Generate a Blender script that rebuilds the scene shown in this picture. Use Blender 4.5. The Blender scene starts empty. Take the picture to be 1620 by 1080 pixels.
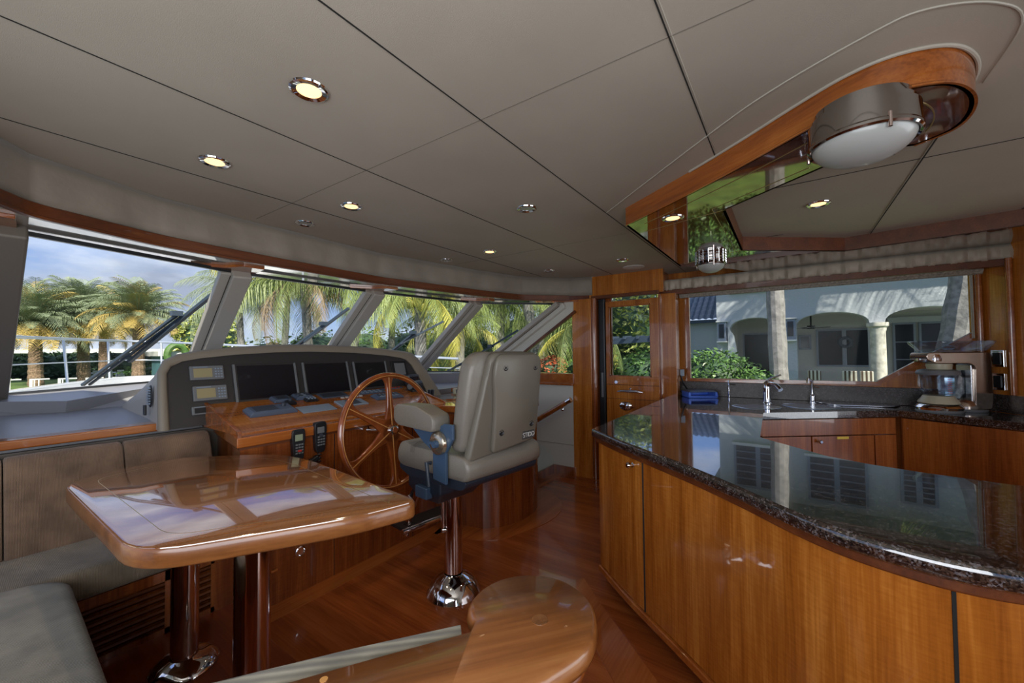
import bpy, bmesh, math, random
from mathutils import Vector, Matrix
R = math.radians
SC = bpy.context.scene
COL = SC.collection
random.seed(7)

# ------------------------------------------------------------------ camera
# room axes: X = starboard, Y = towards the bow, Z = up, floor at 0 (metres)
def make_camera():
    yaw, pitch, roll = R(55.1), math.atan(17 / 630.0), 0.010
    fw = Vector((math.sin(yaw) * math.cos(pitch), math.cos(yaw) * math.cos(pitch), math.sin(pitch)))
    r0 = Vector((math.cos(yaw), -math.sin(yaw), 0))
    u0 = r0.cross(fw)
    rt = r0 * math.cos(roll) - u0 * math.sin(roll)
    up = u0 * math.cos(roll) + r0 * math.sin(roll)
    cd = bpy.data.cameras.new('camera')
    cd.sensor_width = 36
    cd.lens = 14.0
    cd.clip_start = 0.02
    cd.clip_end = 600
    co = bpy.data.objects.new('camera', cd)
    COL.objects.link(co)
    m = Matrix((rt, up, -fw)).transposed().to_4x4()
    m.translation = Vector((0, 0, 1.38))
    co.matrix_world = m
    SC.camera = co
make_camera()

# ------------------------------------------------------------------ world, sun, fill lamps, exposure
def make_world():
    w = bpy.data.worlds.new('sky_world')
    SC.world = w
    w.use_nodes = True
    nt = w.node_tree
    nt.nodes.clear()
    N = nt.nodes.new
    L = nt.links.new
    out = N('ShaderNodeOutputWorld')
    bg = N('ShaderNodeBackground')
    tc = N('ShaderNodeTexCoord')
    sep = N('ShaderNodeSeparateXYZ')
    L(tc.outputs['Generated'], sep.inputs[0])
    grad = N('ShaderNodeValToRGB')
    e = grad.color_ramp.elements
    e[0].position = 0.0
    e[0].color = (0.42, 0.52, 0.68, 1)
    e[1].position = 0.7
    e[1].color = (0.05, 0.15, 0.48, 1)
    g2 = grad.color_ramp.elements.new(0.22)
    g2.color = (0.15, 0.29, 0.66, 1)
    L(sep.outputs['Z'], grad.inputs[0])
    mp = N('ShaderNodeMapping')
    mp.inputs['Scale'].default_value = (1.0, 1.0, 2.6)
    mp.inputs['Location'].default_value = (3.1, 0.4, 0.2)
    L(tc.outputs['Generated'], mp.inputs[0])
    no = N('ShaderNodeTexNoise')
    no.inputs['Scale'].default_value = 2.3
    no.inputs['Detail'].default_value = 9
    no.inputs['Roughness'].default_value = 0.58
    L(mp.outputs[0], no.inputs['Vector'])
    cr = N('ShaderNodeValToRGB')
    cr.color_ramp.elements[0].position = 0.40
    cr.color_ramp.elements[0].color = (0, 0, 0, 1)
    cr.color_ramp.elements[1].position = 0.58
    cr.color_ramp.elements[1].color = (1, 1, 1, 1)
    L(no.outputs['Fac'], cr.inputs[0])
    n2 = N('ShaderNodeTexNoise')
    n2.inputs['Scale'].default_value = 5.0
    n2.inputs['Detail'].default_value = 6
    L(mp.outputs[0], n2.inputs['Vector'])
    cc = N('ShaderNodeValToRGB')
    cc.color_ramp.elements[0].position = 0.35
    cc.color_ramp.elements[0].color = (0.34, 0.38, 0.50, 1)
    cc.color_ramp.elements[1].position = 0.68
    cc.color_ramp.elements[1].color = (0.80, 0.84, 0.95, 1)
    L(n2.outputs['Fac'], cc.inputs[0])
    mx = N('ShaderNodeMix')
    mx.data_type = 'RGBA'
    L(cr.outputs[0], mx.inputs[0])
    L(grad.outputs[0], mx.inputs[6])
    L(cc.outputs[0], mx.inputs[7])
    L(mx.outputs[2], bg.inputs[0])
    bg.inputs[1].default_value = 1.05
    L(bg.outputs[0], out.inputs[0])
make_world()

def lamp(name, kind, loc, energy, color=(1, 1, 1), size=None, size_y=None, direction=None, angle=None, spot=None):
    d = bpy.data.lights.new(name, kind)
    d.energy = energy
    d.color = color
    if kind == 'AREA':
        d.shape = 'RECTANGLE'
        d.size = size
        d.size_y = size_y
    if kind == 'SUN':
        d.angle = angle
    if kind in ('POINT', 'SPOT'):
        d.shadow_soft_size = size
    if kind == 'SPOT':
        d.spot_size = spot
        d.spot_blend = 0.9
    o = bpy.data.objects.new(name, d)
    o.location = loc
    if direction is not None:
        o.rotation_euler = Vector(direction).to_track_quat('-Z', 'Y').to_euler()
    COL.objects.link(o)
    return o
# sun high over the stern, a little to port: it grazes the villa's wall and front-lights the palms
lamp('sun', 'SUN', (-10, -20, 30), 6.5, (1.0, 0.90, 0.74), direction=(0.42, 0.64, -0.64), angle=R(0.6))
# added fill lamps at the unseen aft and port openings, brightening the cabin
lamp('aft_fill_light', 'AREA', (2.0, -3.95, 1.15), 42, (0.93, 0.96, 1.0), 3.4, 1.7, direction=(0, 1, 0.12))
lamp('port_fill_light', 'AREA', (-0.62, 0.1, 1.40), 34, (0.93, 0.96, 1.0), 2.4, 0.9, direction=(1, 0.55, 0.38))

vs = SC.view_settings
vs.view_transform = 'Standard'
vs.look = 'None'
vs.exposure = 0.30
vs.gamma = 1.0
vs.use_curve_mapping = False
SC.cycles.use_denoising = True
SC.cycles.max_bounces = 8
SC.cycles.diffuse_bounces = 4
SC.cycles.glossy_bounces = 5
SC.cycles.transparent_max_bounces = 16
SC.cycles.sample_clamp_indirect = 6
SC.cycles.caustics_reflective = False
SC.cycles.caustics_refractive = False

# ------------------------------------------------------------------ materials
def new_mat(name):
    m = bpy.data.materials.new(name)
    m.use_nodes = True
    nt = m.node_tree
    b = nt.nodes['Principled BSDF']
    return m, nt, b
def plain(name, col, rough=0.5, metal=0.0, coat=0.0, spec=0.5, bump=None, vary=None, emit=None, trans=0.0, sheen=0.0):
    m, nt, b = new_mat(name)
    b.inputs['Base Color'].default_value = (*col, 1)
    b.inputs['Roughness'].default_value = rough
    b.inputs['Metallic'].default_value = metal
    b.inputs['Coat Weight'].default_value = coat
    b.inputs['Coat Roughness'].default_value = 0.04
    b.inputs['Specular IOR Level'].default_value = spec
    b.inputs['Transmission Weight'].default_value = trans
    b.inputs['Sheen Weight'].default_value = sheen
    N, L = nt.nodes.new, nt.links.new
    if vary:
        sc_, amt = vary
        tc = N('ShaderNodeTexCoord')
        no = N('ShaderNodeTexNoise')
        no.inputs['Scale'].default_value = sc_
        no.inputs['Detail'].default_value = 5
        L(tc.outputs['Object'], no.inputs['Vector'])
        cr = N('ShaderNodeValToRGB')
        cr.color_ramp.elements[0].position = 0.3
        cr.color_ramp.elements[1].position = 0.7
        cr.color_ramp.elements[0].color = tuple(c * (1 - amt) for c in col) + (1,)
        cr.color_ramp.elements[1].color = tuple(min(1, c * (1 + amt)) for c in col) + (1,)
        L(no.outputs['Fac'], cr.inputs[0])
        L(cr.outputs[0], b.inputs['Base Color'])
    if bump:
        sc_, st = bump
        tc = N('ShaderNodeTexCoord')
        no = N('ShaderNodeTexNoise')
        no.inputs['Scale'].default_value = sc_
        no.inputs['Detail'].default_value = 4
        L(tc.outputs['Object'], no.inputs['Vector'])
        bp = N('ShaderNodeBump')
        bp.inputs['Strength'].default_value = st
        bp.inputs['Distance'].default_value = 0.01
        L(no.outputs['Fac'], bp.inputs['Height'])
        L(bp.outputs[0], b.inputs['Normal'])
    if emit:
        b.inputs['Emission Color'].default_value = (*emit[0], 1)
        b.inputs['Emission Strength'].default_value = emit[1]
    return m
def wood(name, dark, mid, light, axis='Z', rot=0.0, big=5.0, rough=0.22, coat=0.8, ripple=0.35, boards=None):
    """varnished quarter-sawn timber; axis is the way the grain runs"""
    m, nt, b = new_mat(name)
    N, L = nt.nodes.new, nt.links.new
    geo = N('ShaderNodeNewGeometry')
    rotn = N('ShaderNodeMapping')
    rotn.inputs['Rotation'].default_value = (0, 0, rot)
    L(geo.outputs['Position'], rotn.inputs[0])
    k = 0.045
    s = {'Z': (1, 1, k), 'X': (k, 1, 1), 'Y': (1, k, 1)}[axis]
    def noise(scale, det, sc3, dist=0.0):
        mp = N('ShaderNodeMapping')
        mp.inputs['Scale'].default_value = sc3
        L(rotn.outputs[0], mp.inputs[0])
        no = N('ShaderNodeTexNoise')
        no.inputs['Scale'].default_value = scale
        no.inputs['Detail'].default_value = det
        no.inputs['Distortion'].default_value = dist
        L(mp.outputs[0], no.inputs['Vector'])
        return no.outputs['Fac']
    a = noise(big * 3.2, 3, s, 0.15)
    f = noise(big * 26, 4, s)
    r = noise(26, 2, {'Z': (1.0, 1.0, 6), 'X': (6, 1.0, 1.0), 'Y': (1.0, 6, 1.0)}[axis])
    def mth(op, x, y):
        n = N('ShaderNodeMath')
        n.operation = op
        for i, v in enumerate((x, y)):
            if isinstance(v, float):
                n.inputs[i].default_value = v
            else:
                L(v, n.inputs[i])
        return n.outputs[0]
    t = mth('ADD', mth('MULTIPLY', a, 0.62), mth('MULTIPLY', f, 0.38))
    t = mth('ADD', t, mth('MULTIPLY', mth('SUBTRACT', r, 0.5), ripple * 0.4))
    if boards:
        bw, ax = boards
        sx = N('ShaderNodeSeparateXYZ')
        L(rotn.outputs[0], sx.inputs[0])
        q = mth('MULTIPLY', sx.outputs[ax], 1.0 / bw)
        fl = mth('FLOOR', q, 0.0)
        wn = N('ShaderNodeTexWhiteNoise')
        wn.noise_dimensions = '1D'
        L(fl, wn.inputs['W'])
        t = mth('ADD', t, mth('MULTIPLY', mth('SUBTRACT', wn.outputs['Value'], 0.5), 0.10))
    cr = N('ShaderNodeValToRGB')
    e = cr.color_ramp.elements
    e[0].position, e[0].color = 0.33, (*dark, 1)
    e[1].position, e[1].color = 0.68, (*light, 1)
    n3 = e.new(0.5)
    n3.color = (*mid, 1)
    L(t, cr.inputs[0])
    L(cr.outputs[0], b.inputs['Base Color'])
    b.inputs['Roughness'].default_value = rough
    b.inputs['Coat Weight'].default_value = coat
    b.inputs['Coat Roughness'].default_value = 0.03
    return m
def glass_pane(name, tint=(0.93, 0.97, 0.96), ior=1.32):
    m = bpy.data.materials.new(name)
    m.use_nodes = True
    nt = m.node_tree
    nt.nodes.clear()
    N, L = nt.nodes.new, nt.links.new
    out = N('ShaderNodeOutputMaterial')
    tr = N('ShaderNodeBsdfTransparent')
    tr.inputs[0].default_value = (*tint, 1)
    gl = N('ShaderNodeBsdfGlossy')
    gl.inputs['Roughness'].default_value = 0.01
    fr = N('ShaderNodeFresnel')
    bf = N('ShaderNodeNewGeometry')
    io = N('ShaderNodeMapRange')
    io.inputs['To Min'].default_value = ior
    io.inputs['To Max'].default_value = 1 / ior
    L(bf.outputs['Backfacing'], io.inputs['Value'])
    L(io.outputs[0], fr.inputs[0])
    mx = N('ShaderNodeMixShader')
    L(fr.outputs[0], mx.inputs[0])
    L(tr.outputs[0], mx.inputs[1])
    L(gl.outputs[0], mx.inputs[2])
    L(mx.outputs[0], out.inputs[0])
    return m
def granite(name='brown_granite', coat=1.0, rough=0.12):
    m, nt, b = new_mat(name)
    N, L = nt.nodes.new, nt.links.new
    geo = N('ShaderNodeNewGeometry')
    v = N('ShaderNodeTexVoronoi')
    v.inputs['Scale'].default_value = 230
    L(geo.outputs['Position'], v.inputs['Vector'])
    no = N('ShaderNodeTexNoise')
    no.inputs['Scale'].default_value = 55
    no.inputs['Detail'].default_value = 5
    L(geo.outputs['Position'], no.inputs['Vector'])
    mth = N('ShaderNodeMath')
    mth.operation = 'MULTIPLY'
    sepc = N('ShaderNodeSeparateColor')
    L(v.outputs['Color'], sepc.inputs[0])
    L(sepc.outputs[0], mth.inputs[0])
    L(no.outputs['Fac'], mth.inputs[1])
    cr = N('ShaderNodeValToRGB')
    e = cr.color_ramp.elements
    e[0].position, e[0].color = 0.05, (0.006, 0.005, 0.005, 1)
    e[1].position, e[1].color = 0.66, (0.20, 0.17, 0.155, 1)
    for p, c in ((0.22, (0.022, 0.015, 0.012, 1)), (0.38, (0.075, 0.045, 0.032, 1)), (0.48, (0.11, 0.10, 0.11, 1))):
        x = e.new(p)
        x.color = c
    L(mth.outputs[0], cr.inputs[0])
    L(cr.outputs[0], b.inputs['Base Color'])
    b.inputs['Roughness'].default_value = rough
    b.inputs['Coat Weight'].default_value = coat
    b.inputs['Coat Roughness'].default_value = 0.015
    b.inputs['Coat IOR'].default_value = 1.85
    return m
def corduroy(name, col, rib, axis):
    m, nt, b = new_mat(name)
    N, L = nt.nodes.new, nt.links.new
    tc = N('ShaderNodeNewGeometry')
    w = N('ShaderNodeTexWave')
    w.bands_direction = axis
    w.inputs['Scale'].default_value = rib
    w.inputs['Distortion'].default_value = 0.6
    w.inputs['Detail'].default_value = 1
    L(tc.outputs['Position'], w.inputs['Vector'])
    no = N('ShaderNodeTexNoise')
    no.inputs['Scale'].default_value = 9
    no.inputs['Detail'].default_value = 7
    L(tc.outputs['Position'], no.inputs['Vector'])
    cr = N('ShaderNodeValToRGB')
    cr.color_ramp.elements[0].position = 0.3
    cr.color_ramp.elements[0].color = tuple(c * 0.68 for c in col) + (1,)
    cr.color_ramp.elements[1].position = 0.72
    cr.color_ramp.elements[1].color = tuple(min(1, c * 1.35) for c in col) + (1,)
    L(no.outputs['Fac'], cr.inputs[0])
    mx = N('ShaderNodeMix')
    mx.data_type = 'RGBA'
    mx.blend_type = 'MULTIPLY'
    mx.inputs[0].default_value = 0.42
    L(cr.outputs[0], mx.inputs[6])
    L(w.outputs['Color'], mx.inputs[7])
    L(mx.outputs[2], b.inputs['Base Color'])
    bp = N('ShaderNodeBump')
    bp.inputs['Strength'].default_value = 0.5
    bp.inputs['Distance'].default_value = 0.003
    L(w.outputs['Fac'], bp.inputs['Height'])
    L(bp.outputs[0], b.inputs['Normal'])
    b.inputs['Roughness'].default_value = 0.95
    b.inputs['Sheen Weight'].default_value = 0.25
    return m
M = {}
M['wood_cab'] = wood('golden_sapele_vertical', (0.26, 0.070, 0.008), (0.42, 0.130, 0.016), (0.62, 0.235, 0.040), 'Z', big=4.5)
M['wood_dark'] = wood('red_sapele_vertical', (0.120, 0.027, 0.006), (0.220, 0.055, 0.012), (0.36, 0.110, 0.024), 'Z', big=4.5)
M['wood_edge'] = wood('sapele_edge_trim', (0.20, 0.050, 0.008), (0.33, 0.090, 0.014), (0.47, 0.150, 0.028), 'X', big=5, ripple=0.1)
M['wood_trim'] = wood('mahogany_header_trim', (0.075, 0.019, 0.005), (0.120, 0.030, 0.007), (0.175, 0.050, 0.012), 'X', big=4, ripple=0.1, rough=0.4, coat=0.12)
M['wood_sill'] = wood('sapele_sill_trim', (0.24, 0.060, 0.010), (0.36, 0.100, 0.016), (0.48, 0.165, 0.030), 'X', big=4, ripple=0.1)
M['wood_table'] = wood('table_burl_veneer', (0.20, 0.070, 0.018), (0.30, 0.115, 0.032), (0.42, 0.18, 0.055), 'X', rot=R(35), big=3, coat=1.0, rough=0.15)
M['wood_table'].node_tree.nodes['Principled BSDF'].inputs['Coat IOR'].default_value = 2.3
M['wood_cap'] = wood('teak_cap_veneer', (0.15, 0.050, 0.014), (0.25, 0.088, 0.024), (0.33, 0.135, 0.040), 'X', rot=R(38), big=4.0, rough=0.28, coat=0.5, ripple=0.1)
M['wood_floor'] = wood('teak_floor_planks', (0.20, 0.045, 0.012), (0.31, 0.078, 0.018), (0.42, 0.125, 0.032), 'Y', big=3.5, rough=0.24, coat=0.55, ripple=0.1, boards=(0.11, 0))
M['wood_border'] = wood('teak_floor_border', (0.24, 0.062, 0.014), (0.37, 0.105, 0.022), (0.46, 0.155, 0.038), 'X', big=3.5, rough=0.24, coat=0.5, ripple=0.1)
M['wood_red'] = wood('platform_mahogany', (0.17, 0.030, 0.010), (0.26, 0.052, 0.014), (0.36, 0.085, 0.022), 'Y', big=4, rough=0.28, coat=0.4)
M['wood_hood'] = wood('ceiling_frame_fascia', (0.20, 0.050, 0.009), (0.33, 0.090, 0.015), (0.46, 0.150, 0.028), 'X', rot=R(-55), big=5, ripple=0.15)
M['lacquer'] = wood('mirror_lacquer_soffit', (0.055, 0.012, 0.004), (0.12, 0.030, 0.009), (0.20, 0.058, 0.016), 'X', rot=R(70), big=3, rough=0.05, coat=1.0)
M['lacquer'].node_tree.nodes['Principled BSDF'].inputs['Coat IOR'].default_value = 2.4
M['wood_wheel'] = plain('wheel_mahogany', (0.25, 0.062, 0.014), 0.2, coat=0.9, vary=(9, 0.35))
M['inlay'] = plain('pale_inlay', (0.62, 0.30, 0.09), 0.25, coat=0.6)
M['brass_line'] = plain('brass_line', (0.55, 0.42, 0.18), 0.3, metal=0.8)
M['vinyl'] = plain('ceiling_vinyl', (0.42, 0.38, 0.32), 0.55, bump=(420, 0.12), vary=(3, 0.05))
M['faint_seam'] = plain('stitched_seam', (0.20, 0.18, 0.15), 0.7)
M['groove'] = plain('panel_groove', (0.012, 0.011, 0.010), 0.9)
M['piping'] = plain('seam_piping', (0.42, 0.39, 0.33), 0.6)
M['drape'] = plain('valance_fabric', (0.25, 0.21, 0.17), 0.6, bump=(12, 0.6), vary=(5, 0.08), sheen=0.3)
M['drape_light'] = plain('galley_valance_fabric', (0.46, 0.40, 0.32), 0.5, bump=(12, 0.5), vary=(5, 0.08), sheen=0.3)
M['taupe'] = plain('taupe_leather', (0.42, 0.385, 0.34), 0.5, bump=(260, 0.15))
M['taupe_dark'] = plain('dark_taupe_trim', (0.17, 0.145, 0.12), 0.55, bump=(260, 0.1))  # deeper taupe for the port pillar, forward wall and stitching
M['dash'] = plain('dash_vinyl', (0.29, 0.285, 0.30), 0.35, bump=(300, 0.12))
M['wallvinyl'] = plain('cream_wall_vinyl', (0.66, 0.65, 0.59), 0.6, bump=(300, 0.15))
M['leather'] = plain('grey_beige_leather', (0.20, 0.18, 0.15), 0.34, bump=(140, 0.16), vary=(4, 0.06))
M['cord'] = corduroy('brown_corduroy', (0.27, 0.21, 0.14), 75, 'X')
M['cord_dark'] = corduroy('dark_brown_corduroy', (0.27, 0.170, 0.108), 75, 'X')
M['cord_grey'] = corduroy('grey_woven_cushion', (0.26, 0.235, 0.175), 45, 'Y')
M['granite'] = granite()
M['granite_splash'] = granite('honed_granite', 0.0, 0.4)
M['chrome'] = plain('chrome', (0.82, 0.82, 0.84), 0.06, metal=1.0)
M['steel'] = plain('brushed_steel', (0.60, 0.61, 0.63), 0.25, metal=1.0)
M['bronze'] = plain('bronze_enamel', (0.52, 0.43, 0.36), 0.16, metal=0.95)
M['rose'] = plain('polished_pole', (0.62, 0.50, 0.46), 0.08, metal=1.0)
M['black'] = plain('black_plastic', (0.014, 0.015, 0.018), 0.35)
M['charcoal'] = plain('charcoal_panel', (0.034, 0.031, 0.030), 0.45, bump=(300, 0.1))
M['screen'] = plain('dark_screen_glass', (0.010, 0.010, 0.014), 0.12, coat=0.4)
M['bezel'] = plain('grey_bezel', (0.17, 0.18, 0.19), 0.35)
M['bluegrey'] = plain('blue_grey_metal', (0.045, 0.085, 0.15), 0.4)
M['unit'] = plain('slate_unit', (0.085, 0.115, 0.175), 0.35)
M['unit_dark'] = plain('dark_slate_unit', (0.045, 0.055, 0.075), 0.35)
M['unit_light'] = plain('pale_plate', (0.26, 0.33, 0.42), 0.3)
M['lcd'] = plain('tan_lcd', (0.36, 0.31, 0.17), 0.3)
M['lcd_green'] = plain('green_lcd', (0.28, 0.33, 0.22), 0.3)
M['white'] = plain('white_plastic', (0.62, 0.62, 0.60), 0.4)
M['red'] = plain('red_button', (0.55, 0.04, 0.03), 0.4)
M['blue'] = plain('blue_plastic', (0.07, 0.19, 0.80), 0.35)
M['cream'] = plain('cream_enamel', (0.50, 0.46, 0.33), 0.35)
M['yellow'] = plain('yellow_label', (0.75, 0.55, 0.06), 0.5)
M['frosted'] = plain('frosted_glass', (0.42, 0.43, 0.42), 0.35, coat=0.3)
M['bulb'] = plain('warm_bulb', (0.9, 0.7, 0.4), 0.4, emit=((1.0, 0.62, 0.28), 1.5))
M['bulb_off'] = plain('unlit_bulb', (0.30, 0.31, 0.29), 0.15, coat=0.5)
M['glass'] = glass_pane('window_glass', ior=1.12)
M['clear'] = glass_pane('clear_glass', (0.90, 0.94, 0.98), 1.7)
M['blind'] = plain('woven_blind', (0.36, 0.32, 0.27), 0.8, bump=(200, 0.3), vary=(60, 0.35))
M['wall_wood'] = M['wood_cab']
# outdoors
M['stucco'] = plain('white_stucco', (0.46, 0.50, 0.56), 0.9, bump=(16, 0.9))
M['stucco_in'] = plain('patio_stucco', (0.48, 0.49, 0.50), 0.9, bump=(16, 0.5))
M['col_stone'] = plain('column_stone', (0.58, 0.57, 0.52), 0.85, bump=(9, 0.8), vary=(9, 0.3))
M['tile'] = plain('slate_roof_tile', (0.10, 0.14, 0.20), 0.5)
M['win_dark'] = plain('house_window_glass', (0.02, 0.025, 0.035), 0.15, spec=0.3)
M['win_frame'] = plain('blue_grey_joinery', (0.22, 0.26, 0.35), 0.5)
M['trunk'] = plain('palm_bark', (0.23, 0.225, 0.22), 0.9, bump=(20, 0.8), vary=(10, 0.35))
M['trunk_brown'] = plain('date_palm_bark', (0.22, 0.15, 0.10), 0.95, bump=(14, 1.0), vary=(12, 0.5))
M['frond'] = plain('palm_frond', (0.24, 0.31, 0.09), 0.5, vary=(0.9, 0.45))
M['frond_grey'] = plain('date_palm_frond', (0.27, 0.33, 0.20), 0.55, vary=(0.6, 0.35))
M['frond_gold'] = plain('golden_frond', (0.40, 0.38, 0.07), 0.5, vary=(1.5, 0.3))
M['frond_orange'] = plain('ageing_frond', (0.46, 0.34, 0.10), 0.6, vary=(1.5, 0.3))
M['frond_dead'] = plain('dry_frond', (0.33, 0.24, 0.15), 0.8, vary=(1.5, 0.3))
M['leaf'] = plain('shrub_leaf', (0.07, 0.15, 0.035), 0.5, vary=(2.5, 0.5))
M['leaf_yellow'] = plain('sea_grape_leaf', (0.36, 0.40, 0.10), 0.5, vary=(2.5, 0.6))
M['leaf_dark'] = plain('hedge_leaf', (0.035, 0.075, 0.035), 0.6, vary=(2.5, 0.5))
M['leaf_grey'] = plain('grey_green_leaf', (0.13, 0.18, 0.14), 0.6, vary=(2.5, 0.5))
M['flower'] = plain('croton_leaf', (0.40, 0.10, 0.04), 0.6, vary=(3, 0.6))
M['grass'] = plain('lawn_grass', (0.10, 0.17, 0.035), 0.95, bump=(30, 0.6), vary=(3, 0.4))
M['gelcoat'] = plain('white_gelcoat', (0.72, 0.73, 0.74), 0.25, coat=0.4)
M['railsteel'] = plain('stainless_rail', (0.55, 0.60, 0.68), 0.3, metal=0.6)
M['wiper'] = plain('wiper_black', (0.03, 0.045, 0.07), 0.4)
M['navy'] = plain('navy_awning', (0.04, 0.06, 0.10), 0.7)
M['seawall'] = plain('pale_concrete', (0.50, 0.50, 0.48), 0.9, vary=(2, 0.15))
def water_mat():
    m, nt, b = new_mat('canal_water')
    b.inputs['Base Color'].default_value = (0.03, 0.07, 0.08, 1)
    b.inputs['Roughness'].default_value = 0.08
    N, L = nt.nodes.new, nt.links.new
    no = N('ShaderNodeTexNoise')
    no.inputs['Scale'].default_value = 1.6
    tc = N('ShaderNodeTexCoord')
    L(tc.outputs['Object'], no.inputs['Vector'])
    bp = N('ShaderNodeBump')
    bp.inputs['Strength'].default_value = 0.4
    L(no.outputs['Fac'], bp.inputs['Height'])
    L(bp.outputs[0], b.inputs['Normal'])
    return m
M['water'] = water_mat()

# ------------------------------------------------------------------ mesh helpers
class MB:
    """collects shapes and links them as ONE mesh object"""
    def __init__(self):
        self.b = bmesh.new()
    def poly(self, pts):
        return self.b.faces.new([self.b.verts.new(p) for p in pts])
    def box(self, x0, y0, z0, x1, y1, z1, m=None):
        r = bmesh.ops.create_cube(self.b, size=1)
        sx, sy, sz = abs(x1 - x0), abs(y1 - y0), abs(z1 - z0)
        c = Vector(((x0 + x1) / 2, (y0 + y1) / 2, (z0 + z1) / 2))
        for v in r['verts']:
            v.co = Vector((v.co.x * sx, v.co.y * sy, v.co.z * sz)) + c
            if m is not None:
                v.co = m @ v.co
        return self
    def beam(self, a, b_, w, h, up=(0, 0, 1)):
        """rectangular bar from a to b, w wide, h along up"""
        a, b_ = Vector(a), Vector(b_)
        d = (b_ - a).normalized()
        s = d.cross(Vector(up)).normalized() * (w / 2)
        u = s.cross(d).normalized() * (h / 2)
        q = [s + u, -s + u, -s - u, s - u]
        va = [self.b.verts.new(a + k) for k in q]
        vb = [self.b.verts.new(b_ + k) for k in q]
        for i in range(4):
            j = (i + 1) % 4
            self.b.faces.new((va[i], va[j], vb[j], vb[i]))
        self.b.faces.new(va[::-1])
        self.b.faces.new(vb)
        return self
    def prism(self, pts, z0, z1, holes=()):
        """extrude a plan outline; z0/z1 may be functions of (x, y)"""
        f0 = z0 if callable(z0) else (lambda x, y: z0)
        f1 = z1 if callable(z1) else (lambda x, y: z1)
        loops = [list(pts)] + [list(h) for h in holes]
        for top in (0, 1):
            f = f1 if top else f0
            edges = []
            allv = []
            for lp in loops:
                vs_ = [self.b.verts.new((x, y, f(x, y))) for x, y in lp]
                allv.append(vs_)
                for i in range(len(vs_)):
                    edges.append(self.b.edges.new((vs_[i], vs_[(i + 1) % len(vs_)])))
            if len(loops) == 1:
                self.b.faces.new(allv[0])
            else:
                bmesh.ops.triangle_fill(self.b, edges=edges, use_beauty=True, use_dissolve=False)
            if top:
                for lo, hi in zip(prev, allv):
                    n = len(lo)
                    for i in range(n):
                        self.b.faces.new((lo[i], lo[(i + 1) % n], hi[(i + 1) % n], hi[i]))
            prev = allv
        return self
    def cyl(self, a, b_, r0, r1=None, n=20, caps=True):
        a, b_ = Vector(a), Vector(b_)
        r1 = r0 if r1 is None else r1
        d = (b_ - a).normalized()
        t = Vector((0, 0, 1)) if abs(d.z) < 0.9 else Vector((1, 0, 0))
        u = d.cross(t).normalized()
        v = d.cross(u)
        ra, rb = [], []
        for i in range(n):
            an = 2 * math.pi * i / n
            k = u * math.cos(an) + v * math.sin(an)
            ra.append(self.b.verts.new(a + k * r0))
            rb.append(self.b.verts.new(b_ + k * r1))
        for i in range(n):
            j = (i + 1) % n
            self.b.faces.new((ra[i], ra[j], rb[j], rb[i]))
        if caps:
            self.b.faces.new(ra[::-1])
            self.b.faces.new(rb)
        return self
    def tube(self, pts, r, n=10, closed=False):
        pts = [Vector(p) for p in pts]
        rr = r if isinstance(r, (list, tuple)) else [r] * len(pts)
        rings = []
        m = len(pts)
        ref = None
        for i, p in enumerate(pts):
            if closed:
                d = (pts[(i + 1) % m] - pts[i - 1]).normalized()
            else:
                d = (pts[min(i + 1, m - 1)] - pts[max(i - 1, 0)]).normalized()
            if ref is None:
                t = Vector((0, 0, 1)) if abs(d.z) < 0.9 else Vector((1, 0, 0))
                ref = d.cross(t).normalized()
            u = (ref - d * ref.dot(d)).normalized()
            ref = u
            v = d.cross(u)
            rings.append([self.b.verts.new(p + (u * math.cos(2 * math.pi * k / n) + v * math.sin(2 * math.pi * k / n)) * rr[i]) for k in range(n)])
        rng = range(m) if closed else range(m - 1)
        for i in rng:
            A, B = rings[i], rings[(i + 1) % m]
            for k in range(n):
                l = (k + 1) % n
                self.b.faces.new((A[k], A[l], B[l], B[k]))
        if not closed:
            self.b.faces.new(rings[0][::-1])
            self.b.faces.new(rings[-1])
        return self
    def lathe(self, prof, c=(0, 0, 0), n=36, m=None, sx=1.0, sy=1.0):
        """prof: (radius, z) list turned about the vertical through c"""
        c = Vector(c)
        rings = []
        for r, z in prof:
            if r < 1e-6:
                rings.append([self.b.verts.new(c + Vector((0, 0, z)))])
            else:
                rings.append([self.b.verts.new(c + Vector((r * sx * math.cos(2 * math.pi * k / n), r * sy * math.sin(2 * math.pi * k / n), z))) for k in range(n)])
        for A, B in zip(rings, rings[1:]):
            for k in range(n):
                l = (k + 1) % n
                if len(A) == 1 and len(B) == 1:
                    continue
                if len(A) == 1:
                    self.b.faces.new((A[0], B[l], B[k]))
                elif len(B) == 1:
                    self.b.faces.new((A[k], A[l], B[0]))
                else:
                    self.b.faces.new((A[k], A[l], B[l], B[k]))
        if m is not None:
            for rg in rings:
                for v in rg:
                    v.co = m @ v.co
        return self
    def loft(self, rings, closed=True, caps=True):
        rs = [[self.b.verts.new(p) for p in r] for r in rings]
        for A, B in zip(rs, rs[1:]):
            n = len(A)
            for k in range(n if closed else n - 1):
                l = (k + 1) % n
                self.b.faces.new((A[k], A[l], B[l], B[k]))
        if caps and closed:
            self.b.faces.new(rs[0][::-1])
            self.b.faces.new(rs[-1])
        return self
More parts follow.
